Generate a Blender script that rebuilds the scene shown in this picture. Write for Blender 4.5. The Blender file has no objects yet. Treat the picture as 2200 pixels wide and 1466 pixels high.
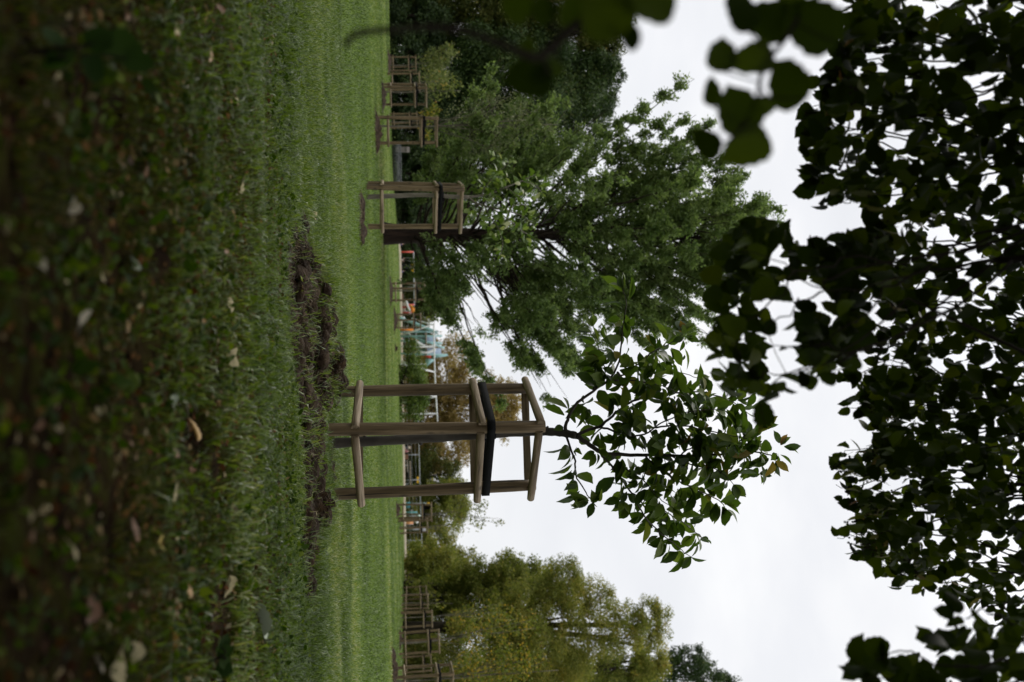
import bpy, math, random
import numpy as np
from mathutils import Vector, Matrix

random.seed(7)
RNG = np.random.default_rng(7)
R = math.radians
sc = bpy.context.scene
COL = sc.collection

# ------------------------------------------------------------------ camera frame
CAMZ = 0.54
FPX = 2139.0                      # 35 mm lens, 2200 photo pixels wide
PITCH = R(6.35)
ROLL = R(1.0)
CX, CY = 1100.0, 733.0
camP = np.array([0.0, 0.0, CAMZ])
Fw = np.array([0, math.cos(PITCH), math.sin(PITCH)])
Uw = np.array([0, -math.sin(PITCH), math.cos(PITCH)])
Rw = np.array([1.0, 0, 0])
EU = math.cos(ROLL) * Rw - math.sin(ROLL) * Uw      # photo +y (down the picture) = right in the world
EH = math.sin(ROLL) * Rw + math.cos(ROLL) * Uw      # photo +x = up in the world

def ray(X, Y):
    return Fw * FPX + EH * (X - CX) + EU * (Y - CY)

def at(X, Y, d):
    """point seen at photo pixel (X, Y), d metres in front of the camera (world y)"""
    r = ray(X, Y)
    return camP + r * (d / r[1])

def sstep(a, b, x):
    t = np.clip((np.asarray(x, float) - a) / (b - a), 0, 1)
    return t * t * (3 - 2 * t)

_tabs = {}
def vnoise(x, y, s, seed=0):
    """smooth 2-d value noise, 0..1"""
    if seed not in _tabs:
        _tabs[seed] = np.random.default_rng(1000 + seed).random((256, 256))
    T = _tabs[seed]
    x = np.asarray(x, float) / s + 512.0; y = np.asarray(y, float) / s + 512.0
    xi = np.floor(x).astype(int); yi = np.floor(y).astype(int)
    fx = x - xi; fy = y - yi
    fx = fx * fx * (3 - 2 * fx); fy = fy * fy * (3 - 2 * fy)
    a = T[xi % 256, yi % 256]; b = T[(xi + 1) % 256, yi % 256]
    c = T[xi % 256, (yi + 1) % 256]; d = T[(xi + 1) % 256, (yi + 1) % 256]
    return (a * (1 - fx) + b * fx) * (1 - fy) + (c * (1 - fx) + d * fx) * fy

def gz(x, y):
    """terrain height"""
    x = np.asarray(x, float); y = np.asarray(y, float)
    g = 0.0023 * np.clip(y, 0, 90)
    g = g + 0.17 * sstep(2, 9, x) * sstep(8, 22, y) * (1 - sstep(45, 75, y))
    g = g + 0.27 * sstep(50, 74, y) * sstep(-12, -8, x)
    return g

def ground_at(X, Y):
    r = ray(X, Y); r = r / r[1]
    lo = 0.5
    t = 0.5
    while t < 200:
        p = camP + r * t
        if p[2] < gz(p[0], p[1]): break
        t *= 1.01
    return np.array([p[0], p[1], float(gz(p[0], p[1]))])

# ------------------------------------------------------------------ mesh helpers
class MB:
    def __init__(s): s.v = []; s.f = []; s.r = []; s.n = 0
    def add(s, V, F, rnd=0.5):
        V = np.asarray(V, np.float32).reshape(-1, 3)
        s.v.append(V)
        if not isinstance(F, list): F = [F]
        for f in F:
            s.f.append(np.asarray(f, np.int64) + s.n)
        s.r.append(np.broadcast_to(np.asarray(rnd, np.float32), (len(V),)))
        s.n += len(V)
        return s
    def mesh(s, name, smooth=False):
        V = np.concatenate(s.v); me = bpy.data.meshes.new(name)
        me.vertices.add(len(V)); me.vertices.foreach_set('co', V.ravel())
        loops = np.concatenate([f.ravel() for f in s.f])
        tot = np.concatenate([np.full(len(f), f.shape[1]) for f in s.f])
        st = np.concatenate([[0], np.cumsum(tot)[:-1]])
        me.loops.add(len(loops)); me.loops.foreach_set('vertex_index', loops.astype(np.int32))
        me.polygons.add(len(tot)); me.polygons.foreach_set('loop_start', st.astype(np.int32))
        if smooth: me.polygons.foreach_set('use_smooth', np.ones(len(tot), bool))
        at_ = me.attributes.new('rnd', 'FLOAT', 'POINT')
        at_.data.foreach_set('value', np.concatenate(s.r).astype(np.float32))
        me.update(calc_edges=True)
        return me
    def build(s, name, mat, parent=None, smooth=False):
        o = bpy.data.objects.new(name, s.mesh(name, smooth)); COL.objects.link(o)
        o.data.materials.append(mat)
        if parent is not None: o.parent = parent
        return o

def empty(name, loc=(0, 0, 0), rz=0.0, parent=None):
    o = bpy.data.objects.new(name, None); COL.objects.link(o)
    o.location = [float(c) for c in loc]; o.rotation_euler = (0, 0, rz); o.empty_display_size = 0.2
    if parent is not None: o.parent = parent
    return o

def tag(o, label=None, cat=None, group=None, kind=None):
    if label: o['label'] = label
    if cat: o['category'] = cat
    if group: o['group'] = group
    if kind: o['kind'] = kind
    return o

def dup(root, loc, rz=0.0, scale=None):
    r = root.copy(); COL.objects.link(r); r.location = [float(c) for c in loc]; r.rotation_euler = (0, 0, rz)
    if scale: r.scale = scale
    for ch in list(root.children):
        c = ch.copy(); COL.objects.link(c); c.parent = r
        for g in ch.children:
            d = g.copy(); COL.objects.link(d); d.parent = c
    return r

def norm(a):
    a = np.asarray(a, float)
    return a / np.maximum(np.linalg.norm(a, axis=-1, keepdims=True), 1e-9)

def tube_arrays(P, rad, k=8, cap=True, flat=None):
    P = np.asarray(P, float); n = len(P)
    rad = np.broadcast_to(np.asarray(rad, float), (n,))
    T = np.gradient(P, axis=0); T = norm(T)
    ref = np.array([0.0, 0, 1]) if abs(T[0][2]) < 0.9 else np.array([1.0, 0, 0])
    a = np.zeros((n, 3)); b = np.zeros((n, 3))
    u = norm(np.cross(T[0], ref))
    for i in range(n):
        u = norm(u - T[i] * np.dot(u, T[i]))
        a[i] = u; b[i] = np.cross(T[i], u)
    th = np.linspace(0, 2 * np.pi, k, endpoint=False)
    V = P[:, None] + rad[:, None, None] * (np.cos(th)[None, :, None] * a[:, None] + np.sin(th)[None, :, None] * b[:, None])
    V = V.reshape(-1, 3)
    i = np.arange(n - 1)[:, None] * k; j = np.arange(k)[None]; j2 = (j + 1) % k
    F = np.stack([i + j, i + j2, i + k + j2, i + k + j], -1).reshape(-1, 4)
    Fs = [F]
    if cap:
        Fs.append(np.arange(k)[None, ::-1]); Fs.append((np.arange(k) + (n - 1) * k)[None])
    return V, Fs

def spline(P, m=6):
    """Catmull-Rom through P"""
    P = np.asarray(P, float)
    if len(P) < 3: 
        t = np.linspace(0, 1, m + 1)[:, None]; return P[0] * (1 - t) + P[-1] * t
    Q = np.vstack([2 * P[0] - P[1], P, 2 * P[-1] - P[-2]]); out = []
    for i in range(1, len(Q) - 2):
        for t in np.linspace(0, 1, m, endpoint=False):
            p0, p1, p2, p3 = Q[i - 1], Q[i], Q[i + 1], Q[i + 2]
            out.append(.5 * (2 * p1 + (p2 - p0) * t + (2 * p0 - 5 * p1 + 4 * p2 - p3) * t * t + (3 * p1 - p0 - 3 * p2 + p3) * t ** 3))
    out.append(P[-1]); return np.array(out)

def bar(mb, p, q, r, k=8):
    V, F = tube_arrays(np.array([p, q], float), r, k); mb.add(V, F); return mb

def box(mb, lo, hi, rot=None, org=None):
    lo = np.asarray(lo, float); hi = np.asarray(hi, float)
    V = np.array([[x, y, z] for z in (lo[2], hi[2]) for y in (lo[1], hi[1]) for x in (lo[0], hi[0])])
    if rot is not None:
        V = V @ np.asarray(rot).T
    if org is not None: V = V + np.asarray(org)
    F = np.array([[0, 2, 3, 1], [4, 5, 7, 6], [0, 1, 5, 4], [2, 6, 7, 3], [0, 4, 6, 2], [1, 3, 7, 5]])
    mb.add(V, F); return mb

# leaf templates: x across, y along, z out of the blade
def leaf_template(prof, fold=0.18, droop=0.18):
    """prof: list of (y, halfwidth), first = base, last = tip"""
    rows = len(prof); V = []; 
    for (y, w) in prof:
        for sx in (-1, 0, 1):
            V.append((sx * w, y, fold * abs(sx) * w - droop * y * y))
    F = []
    for i in range(rows - 1):
        for s in (0, 1):
            a = i * 3 + s
            F.append((a, a + 1, a + 4, a + 3))
    return np.array(V, float), np.array(F)

LIME = leaf_template([(-.06, .16), (.02, .40), (.22, .52), (.34, .46), (.42, .50), (.60, .40), (.68, .42), (.82, .26), (.94, .10), (1.04, .008)], .16, .22)
LIMES = leaf_template([(-.04, .25), (.25, .5), (.6, .38), (1.05, .01)], .16, .2)
CHERRY = leaf_template([(0, .03), (.14, .12), (.36, .24), (.6, .262), (.8, .19), (.93, .07), (1.03, .005)], .3, .3)
BLADE4 = (np.array([[0, 0, 0], [.34, .45, .06], [0, 1, -.08], [-.34, .45, .06]], float), np.array([[0, 1, 2, 3]]))
NEEDLE = (np.array([[0, 0, 0], [.2, .4, .03], [0, 1, -.1], [-.2, .4, .03]], float), np.array([[0, 1, 2, 3]]))

def put_leaves(mb, tpl, P, A, N, S, rnd):
    T, F = tpl
    P = np.asarray(P, float); A = norm(A); N = np.asarray(N, float)
    N = norm(N - A * np.sum(A * N, -1, keepdims=True)); B = np.cross(A, N)
    S = np.broadcast_to(np.asarray(S, float), (len(P),))
    V = P[:, None] + S[:, None, None] * (T[None, :, 0:1] * B[:, None] + T[None, :, 1:2] * A[:, None] + T[None, :, 2:3] * N[:, None])
    Fa = (F[None] + (np.arange(len(P)) * len(T))[:, None, None]).reshape(-1, F.shape[1])
    mb.add(V.reshape(-1, 3), Fa, np.repeat(rnd, len(T)))

def rdir(n, rng=RNG):
    return norm(rng.normal(size=(n, 3)))

# ------------------------------------------------------------------ materials
def new_mat(name):
    m = bpy.data.materials.new(name); m.use_nodes = True
    nt = m.node_tree; b = nt.nodes['Principled BSDF']
    return m, nt, b

def ramp_node(nt, cols):
    r = nt.nodes.new('ShaderNodeValToRGB'); el = r.color_ramp.elements
    while len(el) > len(cols): el.remove(el[-1])
    while len(el) < len(cols): el.new(0.5)
    for e, (p, c) in zip(el, cols): e.position = p; e.color = (*c, 1)
    return r

def leaf_mat(name, cols, trans=0.3, rough=0.45, spec=0.35, tcol=(1.15, 1.25, .7)):
    m, nt, b = new_mat(name)
    a = nt.nodes.new('ShaderNodeAttribute'); a.attribute_name = 'rnd'
    r = ramp_node(nt, cols); nt.links.new(a.outputs['Fac'], r.inputs[0])
    nt.links.new(r.outputs[0], b.inputs['Base Color'])
    b.inputs['Roughness'].default_value = rough; b.inputs['Specular IOR Level'].default_value = spec
    if trans:
        t = nt.nodes.new('ShaderNodeBsdfTranslucent')
        mx = nt.nodes.new('ShaderNodeMix'); mx.data_type = 'RGBA'; mx.blend_type = 'MULTIPLY'; mx.inputs[0].default_value = 1
        nt.links.new(r.outputs[0], mx.inputs[6]); mx.inputs[7].default_value = (*tcol, 1)
        nt.links.new(mx.outputs[2], t.inputs['Color'])
        s = nt.nodes.new('ShaderNodeMixShader'); s.inputs[0].default_value = trans
        nt.links.new(b.outputs[0], s.inputs[1]); nt.links.new(t.outputs[0], s.inputs[2])
        nt.links.new(s.outputs[0], nt.nodes['Material Output'].inputs['Surface'])
    return m

def noise_mat(name, cols, scale=4.0, detail=6.0, stretch=(1, 1, 1), rough=0.85, bump=0.3, bscale=None, dist=0.02, spec=0.25, coord='Object', distortion=0.0):
    m, nt, b = new_mat(name)
    tc = nt.nodes.new('ShaderNodeTexCoord'); mp = nt.nodes.new('ShaderNodeMapping'); mp.inputs['Scale'].default_value = stretch
    nt.links.new(tc.outputs[coord], mp.inputs[0])
    n = nt.nodes.new('ShaderNodeTexNoise'); n.inputs['Scale'].default_value = scale; n.inputs['Detail'].default_value = detail
    n.inputs['Distortion'].default_value = distortion
    nt.links.new(mp.outputs[0], n.inputs['Vector'])
    r = ramp_node(nt, cols); nt.links.new(n.outputs['Fac'], r.inputs[0]); nt.links.new(r.outputs[0], b.inputs['Base Color'])
    b.inputs['Roughness'].default_value = rough; b.inputs['Specular IOR Level'].default_value = spec
    if bump:
        n2 = nt.nodes.new('ShaderNodeTexNoise'); n2.inputs['Scale'].default_value = bscale or scale * 3; n2.inputs['Detail'].default_value = 5
        nt.links.new(mp.outputs[0], n2.inputs['Vector'])
        bp = nt.nodes.new('ShaderNodeBump'); bp.inputs['Strength'].default_value = bump; bp.inputs['Distance'].default_value = dist
        nt.links.new(n2.outputs['Fac'], bp.inputs['Height']); nt.links.new(bp.outputs[0], b.inputs['Normal'])
    return m

def plain(name, c, rough=0.5, metal=0.0, var=0.25):
    d = tuple(x * (1 - var) for x in c)
    m = noise_mat(name, [(.3, d), (.7, c)], 3.0, 4, rough=rough, bump=0)
    m.node_tree.nodes['Principled BSDF'].inputs['Metallic'].default_value = metal
    return m

M = {}
# stake wood: grain runs along local z, knots and grey weathering
def wood(name, cols):
    m, nt, b = new_mat(name)
    tc = nt.nodes.new('ShaderNodeTexCoord'); oi = nt.nodes.new('ShaderNodeObjectInfo')
    ad = nt.nodes.new('ShaderNodeVectorMath'); ad.operation = 'ADD'
    ml = nt.nodes.new('ShaderNodeMath'); ml.operation = 'MULTIPLY'; ml.inputs[1].default_value = 37.0
    nt.links.new(oi.outputs['Random'], ml.inputs[0])
    nt.links.new(tc.outputs['Object'], ad.inputs[0]); nt.links.new(ml.outputs[0], ad.inputs[1])
    mp = nt.nodes.new('ShaderNodeMapping'); mp.inputs['Scale'].default_value = (42, 42, 2.0)
    nt.links.new(ad.outputs[0], mp.inputs[0])
    n = nt.nodes.new('ShaderNodeTexNoise'); n.inputs['Scale'].default_value = 1.0; n.inputs['Detail'].default_value = 7; n.inputs['Distortion'].default_value = .8
    nt.links.new(mp.outputs[0], n.inputs['Vector'])
    r = ramp_node(nt, cols)
    nt.links.new(n.outputs['Fac'], r.inputs[0])
    mp2 = nt.nodes.new('ShaderNodeMapping'); mp2.inputs['Scale'].default_value = (9, 9, 5)
    nt.links.new(ad.outputs[0], mp2.inputs[0])
    vo = nt.nodes.new('ShaderNodeTexVoronoi'); vo.inputs['Scale'].default_value = 1.0
    nt.links.new(mp2.outputs[0], vo.inputs['Vector'])
    kr = ramp_node(nt, [(.08, (.22, .2, .18)), (.2, (1, 1, 1))]); nt.links.new(vo.outputs['Distance'], kr.inputs[0])
    mx = nt.nodes.new('ShaderNodeMix'); mx.data_type = 'RGBA'; mx.blend_type = 'MULTIPLY'; mx.inputs[0].default_value = .8
    nt.links.new(r.outputs[0], mx.inputs[6]); nt.links.new(kr.outputs[0], mx.inputs[7])
    mp3 = nt.nodes.new('ShaderNodeMapping'); mp3.inputs['Scale'].default_value = (55, 55, .9)
    nt.links.new(ad.outputs[0], mp3.inputs[0])
    n3 = nt.nodes.new('ShaderNodeTexNoise'); n3.inputs['Scale'].default_value = 1.0; n3.inputs['Detail'].default_value = 3
    nt.links.new(mp3.outputs[0], n3.inputs['Vector'])
    cr = ramp_node(nt, [(.30, (.12, .1, .09)), (.37, (1, 1, 1)), (.66, (1, 1, 1)), (.8, (1.35, 1.32, 1.28))]); nt.links.new(n3.outputs['Fac'], cr.inputs[0])
    mx4 = nt.nodes.new('ShaderNodeMix'); mx4.data_type = 'RGBA'; mx4.blend_type = 'MULTIPLY'; mx4.inputs[0].default_value = .9
    nt.links.new(mx.outputs[2], mx4.inputs[6]); nt.links.new(cr.outputs[0], mx4.inputs[7])
    nt.links.new(mx4.outputs[2], b.inputs['Base Color'])
    b.inputs['Roughness'].default_value = .7; b.inputs['Specular IOR Level'].default_value = .3
    bp = nt.nodes.new('ShaderNodeBump'); bp.inputs['Strength'].default_value = .6; bp.inputs['Distance'].default_value = .006
    nt.links.new(n.outputs['Fac'], bp.inputs['Height']); nt.links.new(bp.outputs[0], b.inputs['Normal'])
    return m
M['wood'] = wood('stake_wood', [(.28, (.026, .017, .008)), (.44, (.092, .062, .029)), (.58, (.135, .093, .046)), (.75, (.235, .168, .093))])
M['railwood'] = wood('rail_wood', [(.28, (.048, .033, .018)), (.44, (.16, .115, .066)), (.58, (.225, .17, .104)), (.75, (.38, .30, .205))])
M['rubber'] = noise_mat('black_rubber', [(.3, (.003, .003, .003)), (.7, (.006, .006, .006))], 20, 4, rough=.85, bump=.2, spec=.1)
M['soil'] = noise_mat('bare_soil', [(.25, (.010, .006, .0035)), (.5, (.028, .018, .010)), (.75, (.062, .042, .025))], 14, 9, rough=.95, bump=.9, bscale=40, dist=.03, spec=.1)
M['bark'] = noise_mat('young_bark', [(.3, (.020, .016, .012)), (.55, (.050, .042, .032)), (.75, (.10, .088, .07))], 12, 6, (1, 1, .35), rough=.7, bump=.5, bscale=25, dist=.008)
M['barkgrey'] = noise_mat('grey_bark', [(.3, (.07, .06, .045)), (.6, (.15, .13, .10)), (.8, (.22, .2, .16))], 12, 6, (1, 1, .3), rough=.75, bump=.4, dist=.008)
M['barkred'] = noise_mat('fibrous_red_bark', [(.3, (.009, .006, .004)), (.55, (.024, .014, .009)), (.8, (.05, .03, .02))], 6, 8, (2, 2, .25), rough=.9, bump=.8, bscale=12, dist=.05)
M['barkdark'] = noise_mat('dark_bark', [(.3, (.012, .010, .007)), (.6, (.030, .024, .017)), (.8, (.055, .045, .032))], 8, 6, (1, 1, .3), rough=.9, spec=.08, bump=.6, dist=.02)

# ------------------------------------------------------------------ ground
def soil_mask(x, y):
    """1 where the turf has been dug away (the furrow and the rings at the guards)"""
    x = np.asarray(x, float); y = np.asarray(y, float)
    m = np.zeros_like(x)
    wob = (vnoise(x, y, .35, 3) - .5) * .55 + (vnoise(x, y, .12, 4) - .5) * .28
    # the furrow in front of the nearest guard
    for (a, b, c, d) in FUR:
        ax, ay = a; bx, by = b
        t = np.clip(((x - ax) * (bx - ax) + (y - ay) * (by - ay)) / ((bx - ax) ** 2 + (by - ay) ** 2), 0, 1)
        dd = np.hypot((x - ax - t * (bx - ax)), (y - ay - t * (by - ay)))
        w = c + (d - c) * t
        m = np.maximum(m, 1 - sstep(w * .6, w * 1.15, dd + wob * w))
    for (cx, cy, rx, ry) in RINGS:
        dd = np.hypot((x - cx) / rx, (y - cy) / ry)
        m = np.maximum(m, 1 - sstep(.55, 1.1, dd + wob * .9))
    return m

def gp(X, Y): 
    p = ground_at(X, Y); return (p[0], p[1])
FUR = [(gp(634, 575), gp(645, 660), .20, .42), (gp(645, 660), gp(664, 765), .62, .62), (gp(658, 765), gp(660, 900), .56, .54),
       (gp(660, 900), gp(662, 1060), .54, .46), (gp(662, 1060), gp(664, 1180), .44, .36), (gp(664, 1180), gp(664, 1290), .32, .12),
       (gp(706, 985), gp(713, 1035), .16, .14), (gp(690, 700), gp(700, 800), .44, .24), (gp(678, 790), gp(680, 1070), .24, .20), (gp(674, 1070), gp(672, 1200), .22, .12)]
RIDGE = (gp(684, 690), gp(694, 780), gp(688, 600))
RIDGE2 = (gp(679, 810), gp(681, 1120))
def ridge(x, y):
    (ax, ay), (bx, by), _ = RIDGE
    t = np.clip(((x - ax) * (bx - ax) + (y - ay) * (by - ay)) / ((bx - ax) ** 2 + (by - ay) ** 2), -.6, 1)
    dd = np.hypot(x - ax - t * (bx - ax), (y - ay - t * (by - ay)) * .8)
    (cx, cy), (ex, ey) = RIDGE2
    t2 = np.clip(((x - cx) * (ex - cx) + (y - cy) * (ey - cy)) / ((ex - cx) ** 2 + (ey - cy) ** 2), 0, 1)
    d2 = np.hypot(x - cx - t2 * (ex - cx), y - cy - t2 * (ey - cy))
    n_ = .45 + vnoise(x, y, .12, 15) * 1.1
    return .10 * np.exp(-(dd / .26) ** 2) * n_ + .04 * np.exp(-(d2 / .15) ** 2) * n_
RINGS = []
def ring(X, Y, wpx, dm):
    p = ground_at(X, Y); RINGS.append((p[0], p[1], wpx / FPX * p[1], dm))
ring(773, 496, 27, .5); ring(773, 444, 27, .5); ring(806, 281, 48, .75); ring(820, 208, 30, .8); ring(833, 132, 26, .9)
ring(837, 628, 36, .9); ring(846, 688, 28, .9); ring(842, 1436, 40, .6); ring(857, 1375, 18, .8); ring(851, 1096, 14, .7); ring(848, 748, 8, .3)
NHEAP = len(RINGS)
ring(815, 1140, 14, .35)
# dug or worn spots in the shade close to the camera
ring(415, 930, 85, .20); ring(455, 1000, 60, .16); ring(470, 1290, 75, .24); ring(465, 1410, 80, .26); ring(330, 560, 90, .09); ring(250, 260, 70, .08); ring(300, 780, 80, .08); ring(220, 1150, 90, .07); ring(160, 480, 80, .06); ring(380, 330, 70, .12)

def build_ground():
    ys = np.concatenate([np.linspace(-14, .6, 14), np.arange(.7, 9.0, .045), np.geomspace(9.0, 60, 70), np.linspace(62, 140, 24), [180, 300, 600, 1500]])
    sx = np.concatenate([[-1500, -500, -150, -60, -30], np.linspace(-16, -3.2, 30), np.arange(-3.1, 3.35, .05), np.linspace(3.5, 22, 40), [30, 60, 150, 500, 1500]])
    Xg, Yg = np.meshgrid(sx, ys); Z = gz(Xg, Yg)
    near = (1 - sstep(8, 14, Yg)) * (np.abs(Xg) < 6)
    Z = Z + near * ((vnoise(Xg, Yg, .5, 1) - .5) * .035 + (vnoise(Xg, Yg, .14, 2) - .5) * .018)
    sm = soil_mask(Xg, Yg)
    Z = Z + sm * near * (-.12 + (vnoise(Xg, Yg, .16, 5)) * .095 + vnoise(Xg, Yg, .07, 6) * .085) + ridge(Xg, Yg)
    V = np.stack([Xg, Yg, Z], -1).reshape(-1, 3); nx = len(sx)
    i = np.arange(len(ys) - 1)[:, None] * nx; j = np.arange(nx - 1)[None]
    F = np.stack([i + j, i + j + 1, i + nx + j + 1, i + nx + j], -1).reshape(-1, 4)
    mb = MB(); mb.add(V, F, sm.ravel())
    m, nt, b = new_mat('lawn_soil')
    a = nt.nodes.new('ShaderNodeAttribute'); a.attribute_name = 'rnd'
    tc = nt.nodes.new('ShaderNodeTexCoord')
    n = nt.nodes.new('ShaderNodeTexNoise'); n.inputs['Scale'].default_value = 3.0; n.inputs['Detail'].default_value = 9
    n2 = nt.nodes.new('ShaderNodeTexNoise'); n2.inputs['Scale'].default_value = .22; n2.inputs['Detail'].default_value = 5
    n3 = nt.nodes.new('ShaderNodeTexNoise'); n3.inputs['Scale'].default_value = 16; n3.inputs['Detail'].default_value = 8
    for q in (n, n2, n3): nt.links.new(tc.outputs['Object'], q.inputs['Vector'])
    r1 = ramp_node(nt, [(.3, (.058, .092, .018)), (.5, (.080, .122, .026)), (.7, (.105, .148, .036))])
    nt.links.new(n.outputs['Fac'], r1.inputs[0])
    r2 = ramp_node(nt, [(.32, (.72, .76, .7)), (.68, (1.2, 1.12, 1.15))]); nt.links.new(n2.outputs['Fac'], r2.inputs[0])
    mx = nt.nodes.new('ShaderNodeMix'); mx.data_type = 'RGBA'; mx.blend_type = 'MULTIPLY'; mx.inputs[0].default_value = 1
    nt.links.new(r1.outputs[0], mx.inputs[6]); nt.links.new(r2.outputs[0], mx.inputs[7])
    # thin turf and leaf mould under the lime, canopy shade mixed in; lawn beyond
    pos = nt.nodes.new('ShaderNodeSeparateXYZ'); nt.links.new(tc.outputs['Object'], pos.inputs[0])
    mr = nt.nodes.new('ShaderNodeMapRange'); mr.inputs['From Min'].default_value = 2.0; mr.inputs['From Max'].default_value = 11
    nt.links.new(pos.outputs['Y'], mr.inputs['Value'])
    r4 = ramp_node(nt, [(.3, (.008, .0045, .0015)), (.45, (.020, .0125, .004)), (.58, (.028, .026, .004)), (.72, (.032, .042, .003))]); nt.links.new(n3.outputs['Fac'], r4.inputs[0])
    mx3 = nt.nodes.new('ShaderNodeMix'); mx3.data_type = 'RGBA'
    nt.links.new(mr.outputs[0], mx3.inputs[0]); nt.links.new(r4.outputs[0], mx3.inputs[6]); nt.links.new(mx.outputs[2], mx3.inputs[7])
    r3 = ramp_node(nt, [(.25, (.006, .0035, .002)), (.5, (.017, .010, .005)), (.75, (.044, .028, .015))]); nt.links.new(n3.outputs['Fac'], r3.inputs[0])
    mx2 = nt.nodes.new('ShaderNodeMix'); mx2.data_type = 'RGBA'
    nt.links.new(a.outputs['Fac'], mx2.inputs[0]); nt.links.new(mx3.outputs[2], mx2.inputs[6]); nt.links.new(r3.outputs[0], mx2.inputs[7])
    nt.links.new(mx2.outputs[2], b.inputs['Base Color']); b.inputs['Roughness'].default_value = .95; b.inputs['Specular IOR Level'].default_value = .02
    bp = nt.nodes.new('ShaderNodeBump'); bp.inputs['Strength'].default_value = .8; bp.inputs['Distance'].default_value = .03
    nt.links.new(n3.outputs['Fac'], bp.inputs['Height']); nt.links.new(bp.outputs[0], b.inputs['Normal'])
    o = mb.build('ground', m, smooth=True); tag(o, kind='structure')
build_ground()

def heaps():
    for n_, (cx, cy, rx, ry) in enumerate(RINGS[:NHEAP]):
        k = 28; rings_ = np.linspace(0, 1.25, 9); V = []; h = .075 if cy < 20 else .10 + .0012 * cy
        for q in rings_:
            for t in np.linspace(0, 2 * np.pi, k, endpoint=False):
                w = 1 + .35 * (vnoise(np.array([cx * 3 + math.cos(t) * 2]), np.array([cy + math.sin(t) * 2]), .8, 30)[0] - .5) * 2
                x = cx + rx * q * w * math.cos(t); y = cy + ry * q * w * math.sin(t)
                z = float(gz(x, y)) + h * (1 - q ** 2 * .95) * (.25 + 1.3 * float(vnoise(np.array([x]), np.array([y]), max(.11, rx * .22), 31)[0])) - .03 * q
                V.append((x, y, z))
        F = [(a * k + c, a * k + (c + 1) % k, (a + 1) * k + (c + 1) % k, (a + 1) * k + c) for a in range(8) for c in range(k)]
        mb = MB(); mb.add(np.array(V), np.array(F)); tag(mb.build('soil_patch', M['soil'], None, True), kind='structure')
heaps()

def near_z(x, y):
    near = (1 - sstep(8, 14, y)) * (np.abs(x) < 6)
    z = gz(x, y) + near * ((vnoise(x, y, .5, 1) - .5) * .035 + (vnoise(x, y, .14, 2) - .5) * .018)
    sm = soil_mask(x, y)
    return z + sm * near * (-.12 + vnoise(x, y, .16, 5) * .095 + vnoise(x, y, .07, 6) * .085) + ridge(x, y)

# ------------------------------------------------------------------ grass
def grass_blades(x, y, h, w, lean, rnd, rng):
    n = len(x); z = near_z(x, y) - .004
    az = rng.uniform(0, 2 * np.pi, n); s = np.stack([np.cos(az), np.sin(az), 0 * az], -1)
    la = rng.uniform(0, 2 * np.pi, n) ; l = np.stack([np.cos(la), np.sin(la), 0 * la], -1)
    P = np.stack([x, y, z], -1); up = np.array([0, 0, 1.0])
    hh = h[:, None]; ww = w[:, None]; ll = (lean * h)[:, None]
    mid = P + up * hh * .6 + l * ll * .3
    tip = P + up * hh * (1 - .35 * lean[:, None]) + l * ll * 1.0
    V = np.stack([P - s * ww * .5, P + s * ww * .5, mid - s * ww * .42, mid + s * ww * .42, tip], 1).reshape(-1, 3)
    b = (np.arange(n) * 5)[:, None]
    F4 = b + np.array([[0, 1, 3, 2]]); F3 = b + np.array([[2, 3, 4]])
    return V, [F4, F3], np.repeat(rnd, 5)

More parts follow.
